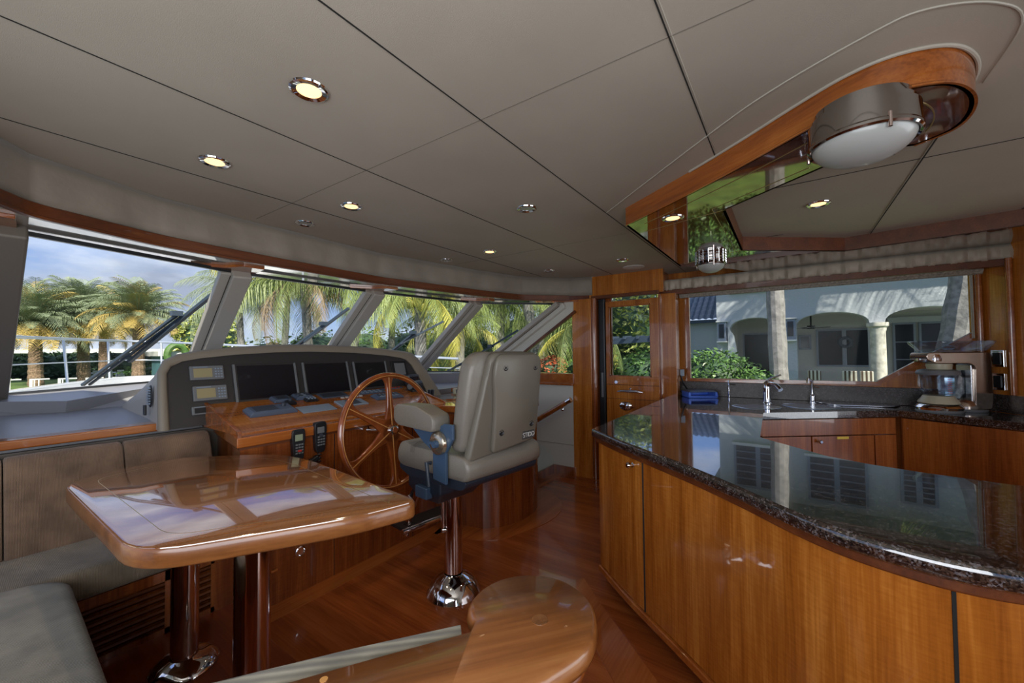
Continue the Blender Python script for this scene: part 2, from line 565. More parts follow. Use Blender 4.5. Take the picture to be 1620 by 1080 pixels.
    def done(self, name, mat, parent=None, smooth=35, bevel=0.0, seg=2, matrix=None, subsurf=0, local=False):
        bmesh.ops.remove_doubles(self.b, verts=self.b.verts, dist=1e-5)
        bmesh.ops.recalc_face_normals(self.b, faces=self.b.faces)
        if matrix is not None:
            bmesh.ops.transform(self.b, matrix=matrix, verts=self.b.verts)
        me = bpy.data.meshes.new(name)
        self.b.to_mesh(me)
        self.b.free()
        me.materials.append(M[mat] if isinstance(mat, str) else mat)
        if smooth:
            me.polygons.foreach_set('use_smooth', [True] * len(me.polygons))
            me.set_sharp_from_angle(angle=R(smooth))
        o = bpy.data.objects.new(name, me)
        COL.objects.link(o)
        if parent is not None:
            o.parent = parent
            if not local:
                o.matrix_parent_inverse = parent.matrix_basis.inverted()
        if bevel:
            bv = o.modifiers.new('bevel', 'BEVEL')
            bv.width = bevel
            bv.segments = seg
            bv.limit_method = 'ANGLE'
            bv.angle_limit = R(40)
            bv.harden_normals = True
        if subsurf:
            ss = o.modifiers.new('subsurf', 'SUBSURF')
            ss.levels = ss.render_levels = subsurf
        return o
def tag(o, label, cat, group=None):
    o['label'] = label
    o['category'] = cat
    if group:
        o['group'] = group
    return o
def struct(o):
    o['kind'] = 'structure'
    return o
def thing(name, label, cat, loc=(0, 0, 0), rz=0.0, group=None):
    o = bpy.data.objects.new(name, None)
    o.empty_display_size = 0.05
    COL.objects.link(o)
    o.location = loc
    o.rotation_euler = (0, 0, rz)
    return tag(o, label, cat, group)
def kids(o):
    return list(o.children)
def dup(root, loc, rz=None, label=None, scale=None):
    c = root.copy()
    COL.objects.link(c)
    c.location = loc
    if rz is not None:
        c.rotation_euler = (0, 0, rz)
    if scale is not None:
        c.scale = scale
    if label:
        c['label'] = label
    for k in kids(root):
        if k is c:
            continue
        d = k.copy()
        COL.objects.link(d)
        d.parent = c
        for g in kids(k):
            h = g.copy()
            COL.objects.link(h)
            h.parent = d
    return c
def catmull(pts, n=8, closed=False):
    out = []
    m = len(pts)
    idx = range(m) if closed else range(m - 1)
    for i in idx:
        p0 = pts[(i - 1) % m] if closed or i > 0 else pts[0]
        p1, p2 = pts[i], pts[(i + 1) % m]
        p3 = pts[(i + 2) % m] if closed or i + 2 < m else pts[-1]
        for k in range(n):
            t = k / n
            out.append(tuple(0.5 * ((2 * b) + (-a + c) * t + (2 * a - 5 * b + 4 * c - d) * t * t + (-a + 3 * b - 3 * c + d) * t ** 3) for a, b, c, d in zip(p0, p1, p2, p3)))
    if not closed:
        out.append(tuple(pts[-1]))
    return out
def rnd_poly(pts, r, n=5):
    """round the corners of a plan outline"""
    out = []
    m = len(pts)
    rr = r if isinstance(r, (list, tuple)) else [r] * m
    for i in range(m):
        p = Vector(pts[i])
        a = (Vector(pts[i - 1]) - p)
        b = (Vector(pts[(i + 1) % m]) - p)
        k = min(rr[i], a.length * 0.49, b.length * 0.49)
        if k <= 0:
            out.append(tuple(p))
            continue
        pa, pb = p + a.normalized() * k, p + b.normalized() * k
        for j in range(n + 1):
            t = j / n
            out.append(tuple(pa * (1 - t) ** 2 + p * 2 * t * (1 - t) + pb * t * t))
    return out
def offset(path, d):
    """shift an open plan path sideways (left of travel = positive)"""
    out = []
    for i, p in enumerate(path):
        a = Vector(path[max(i - 1, 0)])
        b = Vector(path[min(i + 1, len(path) - 1)])
        t = (b - a).normalized()
        out.append((p[0] - t.y * d, p[1] + t.x * d))
    return out
def strip(mb, path, d0, d1, z0, z1):
    """wall-like band following a plan path between two side offsets and two heights"""
    A, B = offset(path, d0), offset(path, d1)
    rings = []
    for a, b in zip(A, B):
        rings.append([(a[0], a[1], z0), (b[0], b[1], z0), (b[0], b[1], z1), (a[0], a[1], z1)])
    mb.loft(rings)
    return mb
M['rib'] = corduroy('ribbed_grey_fabric', (0.30, 0.28, 0.22), 26, 'DIAGONAL')
M['wood_tray'] = wood('tray_burl', (0.26, 0.075, 0.012), (0.42, 0.14, 0.022), (0.60, 0.25, 0.05), 'X', big=2.5, ripple=0.8)
M['taupe_rim'] = plain('hood_rim_leather', (0.25, 0.215, 0.165), 0.5, bump=(260, 0.12))
M['folder_blue'] = plain('blue_folder', (0.10, 0.17, 0.30), 0.4)
M['chart_glass'] = plain('chart_paper', (0.42, 0.45, 0.38), 0.08, coat=1.0, vary=(14, 0.3))
M['chrome_dark'] = plain('chrome_timber_reflection', (0.40, 0.37, 0.35), 0.07, metal=1.0)  # chrome darkened in its colour, standing in for the timber it would mirror
M['brass_disc'] = plain('champagne_metal', (0.55, 0.47, 0.36), 0.2, metal=0.9)
M['blue_black'] = plain('blue_black_metal', (0.018, 0.028, 0.045), 0.4)
M['leather_shell'] = plain('taupe_back_shell', (0.165, 0.148, 0.118), 0.42, bump=(500, 0.05), vary=(3, 0.06))
M['badge_grey'] = plain('badge_grey', (0.05, 0.05, 0.05), 0.4)
M['wood_inner'] = wood('dark_sapele_fronts', (0.17, 0.042, 0.008), (0.28, 0.075, 0.014), (0.42, 0.135, 0.028), 'Z', big=4.5)  # darker sapele tone for the inner cabinet fronts
M['cut_glass'] = plain('cut_glass', (0.45, 0.55, 0.72), 0.08, metal=0.3, coat=1.0, vary=(30, 0.7))
M['far_wall'] = plain('far_house_wall', (0.08, 0.10, 0.13), 0.8)
M['teal'] = plain('teal_boards', (0.06, 0.16, 0.19), 0.7)
M['leaf_ixora'] = plain('glossy_hedge_leaf', (0.10, 0.20, 0.05), 0.4, vary=(7, 0.6))
def stripe_mat():
    m, nt, b = new_mat('striped_canvas')
    N, L = nt.nodes.new, nt.links.new
    g = N('ShaderNodeNewGeometry')
    w = N('ShaderNodeTexWave')
    w.bands_direction = 'Y'
    w.inputs['Scale'].default_value = 4.5
    L(g.outputs['Position'], w.inputs['Vector'])
    cr = N('ShaderNodeValToRGB')
    cr.color_ramp.interpolation = 'CONSTANT'
    cr.color_ramp.elements[0].color = (0.10, 0.07, 0.05, 1)
    cr.color_ramp.elements[1].position = 0.5
    cr.color_ramp.elements[1].color = (0.62, 0.60, 0.52, 1)
    L(w.outputs['Fac'], cr.inputs[0])
    L(cr.outputs[0], b.inputs['Base Color'])
    b.inputs['Roughness'].default_value = 0.9
    return m
M['stripe'] = stripe_mat()

# ================================================================== THE SETTING
EDGE = [(-0.55, 1.45), (0.11, 2.40), (0.19, 2.50), (0.63, 2.66), (1.08, 2.70), (2.03, 2.73), (3.08, 2.53), (3.60, 2.38), (4.00, 2.01)]
CEIL = 2.2
# floor: planked saloon sole; it stops at the stair well beyond the helm
MB().prism([(-0.6, -4.0), (4.6, -4.0), (4.6, 2.24), (3.30, 2.24), (3.30, 2.9), (-0.6, 2.9)], -0.06, 0.0).done('floor', 'wood_floor')['kind'] = 'structure'
struct(MB().prism([(0.86, 2.23), (2.36, 2.23), (2.36, 2.40), (0.86, 2.40)], 0.0, 0.004).done('trim_1', 'wood_border', smooth=0))
def helm_border():
    c = catmull([(2.30, 2.30), (2.42, 1.93), (2.60, 1.84), (2.85, 1.77), (3.10, 1.80), (3.28, 1.95), (3.36, 2.24)], 5)
    mb = MB()
    strip(mb, c, -0.13, 0.10, 0.0005, 0.004)
    return mb.done('trim_2', 'wood_border', smooth=0)
struct(helm_border())
struct(MB().prism([(1.06, -0.60), (1.03, -0.2), (1.10, 0.06), (1.46, 0.46), (1.95, 0.97), (2.13, 1.17), (2.26, 1.06), (2.10, 0.90), (1.62, 0.36), (1.24, -0.01), (1.17, -0.2), (1.18, -0.6)], 0.0, 0.004).done('trim_3', 'wood_border', smooth=0))
struct(MB().prism([(3.40, 2.13), (4.05, 2.13), (4.05, 2.24), (3.40, 2.24)], 0.0, 0.005).done('trim_4', 'wood_border', smooth=0))
# ceiling: padded vinyl panels; the joints are shallow dark grooves
ceil_pts = [(-0.66, -4.0), (-0.66, 1.45)] + [(-0.10, 2.38)] + EDGE[1:] + [(4.12, 1.68), (4.34, 1.10), (4.6, 1.0), (4.6, -4.0)]
struct(MB().prism(ceil_pts, CEIL, CEIL + 0.05).done('ceiling', 'vinyl', smooth=0))
def seams():
    mb = MB()
    w, z = 0.0035, CEIL - 0.0012
    def s(a, b, k=w):
        mb.beam((a[0], a[1], z), (b[0], b[1], z), k * 1.25, 0.002)
    s((-0.3, 2.195), (3.72, 2.195), 0.0025)
    s((-0.5, 1.535), (4.13, 1.535), 0.0025)
    s((-0.5, 0.875), (4.5, 0.875), 0.003)
    s((-0.5, 0.24), (1.86, 0.24), 0.0028)
    s((1.83, -0.49), (3.80, -0.49), 0.004)
    s((-0.5, -1.15), (4.5, -1.15), 0.004)
    s((2.41, 0.24), (2.41, -1.15), 0.0022)
    s((3.42, 0.24), (3.42, 0.02), 0.0025)
    return mb.done('trim_5', 'groove', smooth=0)
struct(seams())
fs = MB()
fs.beam((1.075, -1.15, CEIL - 0.0006), (1.075, 2.62, CEIL - 0.0006), 0.003, 0.001)
fs.beam((2.72, 0.92, CEIL - 0.0006), (2.72, 2.53, CEIL - 0.0006), 0.003, 0.001)
struct(fs.done('trim_42', 'faint_seam', smooth=0))
# pale piping beside the two nearest joints and around the timber frame's panel
def piping():
    mb = MB()
    mb.tube([(1.83, -0.484, CEIL - 0.001), (3.80, -0.484, CEIL - 0.001)], 0.0022, 6)
    mb.tube([(-0.5, 0.233, CEIL), (1.86, 0.233, CEIL)], 0.0018, 6)
    c = catmull([(2.24, 0.872), (1.67, 0.25), (1.49, 0.03), (1.37, -0.19), (1.35, -0.29), (1.42, -0.42), (1.55, -0.50), (1.83, -0.51)], 6)
    mb.tube([(x, y, CEIL - 0.001) for x, y in c], 0.003, 6)
    return mb.done('trim_6', 'piping')
struct(piping())
# the gathered fabric valance above the windshield, and its mahogany header trim
def valance(path, z0, z1, mat, name, wave=0.006, freq=13.0, step=0.02):
    p = []
    for a, b in zip(path, path[1:]):
        n = max(2, int((Vector(b) - Vector(a)).length / step))
        p += [(a[0] + (b[0] - a[0]) * i / n, a[1] + (b[1] - a[1]) * i / n) for i in range(n)]
    p.append(path[-1])
    rows = []
    rnd = random.Random(4)
    ph = [rnd.random() * 6.28 for _ in range(4)]
    for j in range(5):
        t = j / 4
        row = []
        d = 0
        for i, q in enumerate(p):
            d = i * step
            w_ = wave * math.sin(freq * d + ph[0] + t * 1.3) + wave * 0.6 * math.sin(freq * 2.3 * d + ph[1] - t) 
            row.append((q, w_ * (0.3 + t)))
        o = offset([r[0] for r in row], 0)
        pts = []
        for i, (q, ww) in enumerate(row):
            a, b = Vector(p[max(i - 1, 0)]), Vector(p[min(i + 1, len(p) - 1)])
            tt = (b - a).normalized()
            bulge = 0.012 * math.sin(math.pi * t)
            pts.append((q[0] + tt.y * (bulge + ww), q[1] - tt.x * (bulge + ww), z1 + (z0 - z1) * t))
        rows.append(pts)
    mb = MB()
    mb.loft(rows, closed=False, caps=False)
    o = mb.done(name, mat)
    sd = o.modifiers.new('thickness', 'SOLIDIFY')
    sd.thickness = 0.006
    return o
struct(valance(EDGE + [(4.09, 1.77)], 2.0, 2.2, 'drape', 'trim_7'))
hp = rnd_poly(EDGE, [0] + [0.1] * (len(EDGE) - 2) + [0], 4)
hb = MB()
strip(hb, hp, -0.022, 0.02, 1.952, 2.002)
strip(hb, hp, -0.030, 0.0, 1.940, 1.953)
struct(hb.done('trim_8', 'wood_trim', bevel=0.004))

# windshield geometry
GT = [(0.205, 2.80, 1.935), (1.14, 3.02, 1.93), (2.22, 3.03, 1.93), (3.38, 2.84, 1.93), (4.06, 2.17, 1.93)]
GB = [(0.24, 4.15, 1.14), (1.25, 4.15, 1.185), (2.24, 3.98, 1.18), (3.40, 3.82, 1.15), (4.09, 3.48, 1.12)]
# soffit between the header trim and the glass: white gloss board with timber corner pads
def soffit():
    mb = MB()
    inner = [(x, y + 0.012) for x, y in EDGE]
    outer = [(-0.75, 1.6), (0.10, 2.80), (1.14, 3.10), (2.22, 3.11), (3.38, 2.92), (3.75, 2.58), (4.12, 2.2)]
    mb.prism(inner + outer[::-1], 1.951, 1.975)
    return mb.done('trim_9', 'soffit_white', smooth=0)
M['soffit_white'] = plain('gloss_soffit', (0.45, 0.43, 0.39), 0.08, coat=1.0)
struct(soffit())
def corner_pads():
    mb = MB()
    for (cx, cy), w in zip(((1.14, 3.0), (2.22, 3.0), (3.38, 2.82), (4.03, 2.12), (0.12, 2.74)), (0.17, 0.17, 0.15, 0.10, 0.12)):
        mb.prism([(cx - w - 0.10, cy + 0.02), (cx - w * 0.7, cy - 0.07), (cx - w * 0.35, cy - 0.20), (cx + w * 0.35, cy - 0.20), (cx + w * 0.45, cy - 0.08), (cx + w * 0.5, cy + 0.02)], 1.934, 1.952)
    return mb.done('trim_10', 'wood_sill', bevel=0.003)
struct(corner_pads())
for i in range(4):
    a, b, c, d = Vector(GT[i]), Vector(GT[i + 1]), Vector(GB[i + 1]), Vector(GB[i])
    w = bpy.data.objects.new('window_%d' % (i + 1), None)
    COL.objects.link(w)
    w.location = (a + b + c + d) / 4
    struct(w)
    mb = MB()
    mb.poly([a, b, c])
    mb.poly([a, c, d])
    mb.done('pane', 'glass', w, smooth=0)
    g = MB()
    g.beam(a, b, 0.022, 0.02)
    g.beam(d, c, 0.022, 0.02)
    g.done('gasket', 'black', w, smooth=0)
# raked pillars between the panes
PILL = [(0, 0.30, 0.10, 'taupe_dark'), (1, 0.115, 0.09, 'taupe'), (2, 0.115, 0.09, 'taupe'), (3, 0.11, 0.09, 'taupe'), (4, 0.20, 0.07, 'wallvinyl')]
for k, (i, w, h, mt) in enumerate(PILL):
    a, b = Vector(GT[i]), Vector(GB[i])
    d = (b - a).normalized()
    p = bpy.data.objects.new('trim_%d' % (11 + k), None)
    COL.objects.link(p)
    p.location = b
    struct(p)
    off = Vector((0, 0, -0.03))
    if i == 0:
        off = Vector((-0.145, -0.05, -0.03))
    if i == 4:
        off = Vector((0.02, -0.06, -0.05))
    mb = MB()
    mb.beam(a + off - d * 0.05, b + off + d * 0.1, w, h, up=(0, 0.5, 1))
    mb.done('cladding', mt, p, bevel=0.012)
    if 0 < i < 5:
        s = Vector((-w / 2 - 0.028, 0, -0.012)) if i < 4 else Vector((-w / 2 - 0.01, -0.03, -0.02))
        mb = MB()
        mb.beam(a + s - d * 0.02, b + s + d * 0.1, 0.06, 0.05, up=(0, 0.5, 1))
        mb.done('inner_frame', 'taupe', p, bevel=0.006)
        mb = MB()
        s2 = s + Vector((0.032, 0, -0.026))
        mb.beam(a + s2 - d * 0.02, b + s2 + d * 0.1, 0.016, 0.012, up=(0, 0.5, 1))
        mb.done('shadow_gap', 'groove', p, smooth=0)
# dashboard shelf below the windshield
def dashboard():
    mb = MB()
    mb.prism([(-0.5, 3.05), (4.03, 3.05), (4.03, 4.1), (-0.5, 4.1)], 0.90, lambda x, y: 0.995 + (y - 3.05) * 0.04)
    return mb.done('trim_16', 'dash', smooth=0)
struct(dashboard())
def dash_step():
    mb = MB()
    bot = [(-0.6, 3.98), (0.46, 3.82), (1.5, 3.92), (2.9, 3.72), (4.15, 3.25)]
    top = [(-0.2, 4.13, 1.135), (0.46, 3.76, 1.100), (1.10, 4.02, 1.165), (2.3, 3.90, 1.165), (4.15, 3.22, 1.115)]
    far = [(-0.2, 4.16, 1.14), (0.3, 4.17, 1.14), (1.25, 4.17, 1.185), (2.3, 4.00, 1.18), (4.15, 3.52, 1.12)]
    mb.loft([[(x, y, 1.0) for x, y in bot], top, far], closed=False, caps=False)
    o = mb.done('trim_17', 'dash', smooth=0)
    sd = o.modifiers.new('thickness', 'SOLIDIFY')
    sd.thickness = 0.02
    return o
struct(dash_step())
# wooden capping rail behind the forward bench
struct(MB().box(-0.5, 2.93, 0.955, 0.93, 3.04, 1.0).done('trim_18', 'wood_sill', bevel=0.008))
struct(MB().box(3.2, 2.98, 0.952, 4.05, 3.06, 0.998).done('trim_19', 'wood_sill', bevel=0.006))
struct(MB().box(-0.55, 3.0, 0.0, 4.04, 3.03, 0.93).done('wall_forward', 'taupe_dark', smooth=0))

# starboard side: lower wall, side window, posts, door, galley wall
struct(MB().prism([(4.05, 2.0), (4.10, 2.0), (4.10, 4.0), (4.05, 4.0)], -1.0, 1.012).done('wall_starboard', 'wallvinyl', smooth=0))
struct(MB().box(4.043, 2.0, 0.335, 4.052, 4.0, 0.341).done('trim_20', 'piping', smooth=0))
struct(MB().box(4.02, 1.98, 1.01, 4.12, 3.1, 1.135).done('trim_21', 'wood_sill', bevel=0.006))
struct(MB().box(3.99, 1.98, 1.003, 4.04, 3.1, 1.03).done('trim_22', 'wood_edge', bevel=0.006))
w5 = bpy.data.objects.new('window_5', None)
COL.objects.link(w5)
w5.location = (4.08, 2.3, 1.14)
struct(w5)
mb = MB()
mb.poly([(4.08, 1.98, 1.135), (4.08, 3.3, 1.135), (4.08, 1.98, 1.83)])
mb.done('pane', 'glass', w5, smooth=0)
mb = MB()
mb.beam((4.05, 1.95, 1.83), (4.09, 2.95, 1.19), 0.05, 0.03)
mb.done('window_frame', 'wood_trim', w5, bevel=0.004)
# upper infill between the last pillar and the post
mb = MB()
mb.poly([(4.06, 1.98, 1.96), (4.06, 2.20, 1.95), (4.09, 3.40, 1.16), (4.09, 2.95, 1.17), (4.05, 1.98, 1.80)])
o = mb.done('trim_23', 'wallvinyl', smooth=0)
sd = o.modifiers.new('thickness', 'SOLIDIFY')
sd.thickness = 0.02
struct(o)
# baseboards in the stair lobby and the first steps down
bb = MB()
bb.box(4.03, 1.98, 0.0, 4.05, 2.26, 0.095)
struct(bb.done('baseboard_starboard', 'wood_dark', bevel=0.003))
bb = MB()
bb.box(3.30, 2.235, 0.0, 4.03, 2.255, 0.095)
struct(bb.done('baseboard_stair', 'wood_dark', bevel=0.003))
st = MB()
for k in range(4):
    st.box(3.30, 2.24 + k * 0.25, -0.06 - 0.20 * (k + 1), 4.05, 2.50 + k * 0.25, -0.20 * (k + 1))
struct(st.done('floor_stair', 'wood_floor', smooth=0))
# post forward of the door
struct(MB().box(4.05, 1.775, 0.0, 4.16, 2.0, 1.96).done('trim_24', 'wood_cab', bevel=0.004))
struct(MB().cyl((4.085, 1.755, 0), (4.085, 1.755, 1.96), 0.034, n=20).done('trim_25', 'wood_dark'))
# dark door track
struct(MB().box(4.14, 1.655, 0.0, 4.20, 1.728, 1.955).done('trim_26', 'black', bevel=0.012))
struct(MB().box(4.128, 1.675, 0.88, 4.142, 1.70, 1.15).done('trim_27', 'bezel', bevel=0.006))
# header over the door
struct(MB().prism([(4.10, 1.02), (4.14, 1.02), (4.14, 1.81), (4.10, 1.81)], 1.97, 2.2).done('trim_28', 'wood_cab', smooth=0))
struct(MB().box(4.07, 1.06, 1.950, 4.13, 1.78, 1.985).done('trim_29', 'wood_trim', bevel=0.004))
# side door with its window and hardware
dr = bpy.data.objects.new('door_1', None)
COL.objects.link(dr)
dr.location = (4.17, 1.36, 0)
struct(dr)
mb = MB()
mb.box(4.15, 1.085, 0.0, 4.19, 1.645, 1.11)
mb.box(4.15, 1.085, 1.11, 4.19, 1.165, 1.92)
mb.box(4.15, 1.610, 1.11, 4.19, 1.645, 1.92)
mb.box(4.15, 1.165, 1.865, 4.19, 1.610, 1.92)
mb.done('door_leaf', 'wood_cab', dr, bevel=0.003)
MB().box(4.165, 1.165, 1.11, 4.172, 1.610, 1.865).done('door_glass', 'glass', dr, smooth=0)
mb = MB()
for y0, y1, z0, z1 in ((1.165, 1.175, 1.11, 1.865), (1.600, 1.610, 1.11, 1.865), (1.165, 1.61, 1.11, 1.122), (1.165, 1.61, 1.853, 1.865)):
    mb.box(4.150, y0, z0, 4.156, y1, z1)
mb.done('glazing_bead', 'wood_edge', dr, smooth=0)
mb = MB()
mb.box(4.147, 1.085, 1.020, 4.1505, 1.645, 1.024)
mb.box(4.147, 1.085, 0.872, 4.1505, 1.645, 0.875)
mb.done('panel_line', 'groove', dr, smooth=0)
mb = MB()
mb.cyl((4.155, 1.53, 1.05), (4.128, 1.53, 1.05), 0.017, n=20)
mb.done('lock', 'chrome', dr)
mb = MB()
mb.tube([(4.11, 1.51, 0.955), (4.10, 1.46, 0.962), (4.10, 1.30, 0.962), (4.11, 1.245, 0.955)], [0.008, 0.013, 0.013, 0.008], 12)
mb.cyl((4.15, 1.38, 0.962), (4.105, 1.38, 0.962), 0.012, n=14)
mb.cyl((4.15, 1.38, 0.985), (4.125, 1.38, 0.985), 0.008, n=14)
mb.done('door_handle', 'steel', dr)
mb = MB()
mb.lathe([(0.0, 0.016), (0.034, 0.014), (0.046, 0.004), (0.047, 0.0), (0, 0)], m=Matrix.Translation((4.148, 1.435, 0.80)) @ Matrix.Rotation(R(-90), 4, 'Y'), sy=1.5)
mb.cyl((4.15, 1.40, 0.80), (4.115, 1.40, 0.80), 0.009, n=12)
mb.beam((4.118, 1.41, 0.80), (4.118, 1.34, 0.795), 0.014, 0.014)
mb.done('latch', 'chrome', dr)
# post between door and galley window
struct(MB().box(4.185, 0.925, 0.9, 4.30, 1.075, 1.96).done('trim_30', 'wood_cab', bevel=0.004))
struct(MB().box(4.15, 1.065, 0.0, 4.19, 1.085, 1.955).done('trim_31', 'wood_dark', bevel=0.003))
# galley side: fabric band, header, window wall set back behind them
struct(valance([(4.25, 1.10), (4.25, -1.30)], 1.995, 2.10, 'drape_light', 'trim_32', wave=0.011, freq=50, step=0.012))
struct(MB().box(4.235, -1.50, 1.948, 4.275, 1.09, 2.0).done('trim_33', 'wood_trim', bevel=0.004))
w6 = bpy.data.objects.new('window_6', None)
COL.objects.link(w6)
w6.location = (4.46, -0.15, 1.1)
struct(w6)
WIN = [(0.85, 1.98), (0.85, 1.095), (-0.58, 1.105), (-0.90, 1.335), (-1.135, 1.50), (-1.135, 1.98)]
def window_frame(pts, x, depth, w):
    mb = MB()
    n = len(pts)
    c = Vector((sum(p[0] for p in pts) / n, sum(p[1] for p in pts) / n))
    V = [Vector(p) for p in pts]
    area = sum(V[i].x * V[(i + 1) % n].y - V[(i + 1) % n].x * V[i].y for i in range(n))
    sg = 1 if area > 0 else -1
    out = []
    for i in range(n):
        d1 = (V[i] - V[i - 1]).normalized()
        d2 = (V[(i + 1) % n] - V[i]).normalized()
        n1 = Vector((d1.y, -d1.x)) * sg
        n2 = Vector((d2.y, -d2.x)) * sg
        k = (n1 + n2)
        k = k / max(0.3, k.dot(n1))
        out.append(V[i] + k * w)
    for i in range(n):
        j = (i + 1) % n
        quad = [V[i], V[j], out[j], out[i]]
        fa = [mb.b.verts.new((x, q.x, q.y)) for q in quad]
        fb = [mb.b.verts.new((x + depth, q.x, q.y)) for q in quad]
        for k in range(4):
            l = (k + 1) % 4
            mb.b.faces.new((fa[k], fa[l], fb[l], fb[k]))
        mb.b.faces.new(fa)
        mb.b.faces.new(fb[::-1])
    return mb
window_frame(WIN, 4.435, 0.05, 0.032).done('window_frame', 'wood_edge', w6, smooth=0)
window_frame([(p[0], p[1]) for p in WIN], 4.452, 0.008, 0.004).done('gasket', 'piping', w6, smooth=0)
mb = MB()
mb.poly([(4.462, y, z) for y, z in WIN])
mb.done('pane', 'glass', w6, smooth=0)
def galley_wall():
    mb = MB()
    def q(pts):
        fa = [mb.b.verts.new((4.455, y, z)) for y, z in pts]
        fb = [mb.b.verts.new((4.52, y, z)) for y, z in pts]
        n = len(pts)
        for k in range(n):
            l = (k + 1) % n
            mb.b.faces.new((fa[k], fa[l], fb[l], fb[k]))
        mb.b.faces.new(fa)
        mb.b.faces.new(fb[::-1])
    q([(1.07, 0.9), (1.07, 2.2), (0.86, 2.2), (0.86, 0.9)])
    q([(0.86, 0.9), (0.86, 1.09), (-0.58, 1.10), (-0.90, 1.33), (-1.14, 1.495), (-1.14, 0.9)])
    q([(0.86, 1.985), (0.86, 2.2), (-1.14, 2.2), (-1.14, 1.985)])
    q([(-1.14, 0.9), (-1.14, 2.2), (-4.0, 2.2), (-4.0, 0.9)])
    return mb.done('wall_starboard_galley', 'wood_cab', smooth=0)
struct(galley_wall())
struct(MB().box(4.25, 1.05, 0.0, 4.50, 1.09, 2.2).done('trim_34', 'wood_dark', smooth=0))
# return wall aft of the window (diagonal timber panelling)
def return_wall():
    mb = MB()
    a, b = Vector((4.50, -1.13)), Vector((3.30, -1.80))
    d = (b - a).normalized()
    n = Vector((-d.y, d.x))
    mb.prism([tuple(a), tuple(b), tuple(b - n * 0.05 * -1), tuple(a - n * 0.05 * -1)], 0.9, 2.2)
    return mb.done('wall_aft_galley', 'wood_cab', smooth=0)
struct(return_wall())
rw = MB()
d = (Vector((3.30, -1.80)) - Vector((4.50, -1.13))).normalized()
for t, w in ((0.10, 0.030), (0.30, 0.030)):
    p = Vector((4.50, -1.13)) + d * t
    rw.cyl((p.x - 0.012, p.y + 0.02, 1.05), (p.x - 0.012, p.y + 0.02, 2.0), 0.018, n=14)
struct(rw.done('trim_35', 'wood_sill'))
# hull side forward/aft beyond view and the saloon behind the camera
struct(MB().box(-0.62, -4.0, 0.0, -0.56, 1.4, 0.95).done('wall_port', 'wood_dark', smooth=0))
struct(MB().box(-0.62, -4.0, 1.95, -0.56, 1.4, 2.2).done('trim_36', 'drape', smooth=0))
aw = MB()
aw.box(-0.6, -4.08, 0.0, 0.1, -4.02, 2.2)
aw.box(3.9, -4.08, 0.0, 4.6, -4.02, 2.2)
aw.box(0.1, -4.08, 2.05, 3.9, -4.02, 2.2)
struct(aw.done('wall_aft', 'wood_cab', smooth=0))
struct(MB().box(4.45, -4.0, 0.0, 4.52, -1.14, 0.9).done('wall_starboard_lower', 'wood_dark', smooth=0))
struct(MB().box(4.145, 1.70, 1.94, 4.20, 2.10, 2.21).done('trim_41', 'wood_trim', smooth=0))
struct(MB().box(4.205, 1.60, 0.0, 4.24, 2.0, 2.0).done('trim_37', 'wood_dark', smooth=0))
struct(MB().box(4.47, -1.14, 0.0, 4.52, 1.06, 0.9).done('trim_38', 'wood_dark', smooth=0))
# unseen slabs added to block the sun at the port and aft openings
struct(MB().prism([(-2.2, -8.0), (-0.50, -8.0), (-0.50, 1.45), (0.10, 2.35), (-0.20, 2.9), (-2.2, 2.9)], 2.26, 2.32).done('trim_39', 'gelcoat', smooth=0))
struct(MB().prism([(-0.59, -8.0), (4.9, -8.0), (4.9, -4.09), (-0.59, -4.09)], 2.15, 2.25).done('trim_40', 'gelcoat', smooth=0))
# raised dinette platform
struct(MB().prism(rnd_poly([(-0.55, -0.2), (0.86, 0.2), (0.86, 2.0), (0.90, 2.36), (-0.55, 2.36)], [0, 0.3, 0.1, 0.02, 0]), 0.0, 0.12).done('floor_platform', 'wood_red', bevel=0.006))

# ================================================================== DINETTE
def xprism(mb, pts, x0, x1):
    fa = [mb.b.verts.new((x0, y, z)) for y, z in pts]
    fb = [mb.b.verts.new((x1, y, z)) for y, z in pts]
    n = len(pts)
    for k in range(n):
        l = (k + 1) % n
        mb.b.faces.new((fa[k], fa[l], fb[l], fb[k]))
    mb.b.faces.new(fa)
    mb.b.faces.new(fb[::-1])
    return mb
def yprism(mb, pts, y0, y1):
    fa = [mb.b.verts.new((x, y0, z)) for x, z in pts]
    fb = [mb.b.verts.new((x, y1, z)) for x, z in pts]
    n = len(pts)
    for k in range(n):
        l = (k + 1) % n
        mb.b.faces.new((fa[k], fa[l], fb[l], fb[k]))
    mb.b.faces.new(fa)
    mb.b.faces.new(fb[::-1])
    return mb
def pad(name, mat, pts_yz, x0, x1, parent, r=0.03, puff=0.012, local=False, matrix=None):
    """upholstered block: a side profile run from x0 to x1, swollen in the middle"""
    mb = MB()
    n = 7
    prof = rnd_poly(pts_yz, r, 4)
    cy = sum(p[0] for p in prof) / len(prof)
    cz = sum(p[1] for p in prof) / len(prof)
    rings = []
    for t, k in ((0, 0.94), (0.012, 0.985), (0.035, 1.0)) + tuple((0.035 + 0.93 * i / n, 1.0) for i in range(1, n)) + ((0.965, 1.0), (0.988, 0.985), (1, 0.94)):
        g = 1 + puff * math.sin(math.pi * t)
        rings.append([(x0 + (x1 - x0) * t, cy + (y - cy) * k * g, cz + (z - cz) * k * g) for y, z in prof])
    mb.loft(rings)
    return mb.done(name, mat, parent, smooth=60, local=local, matrix=matrix)

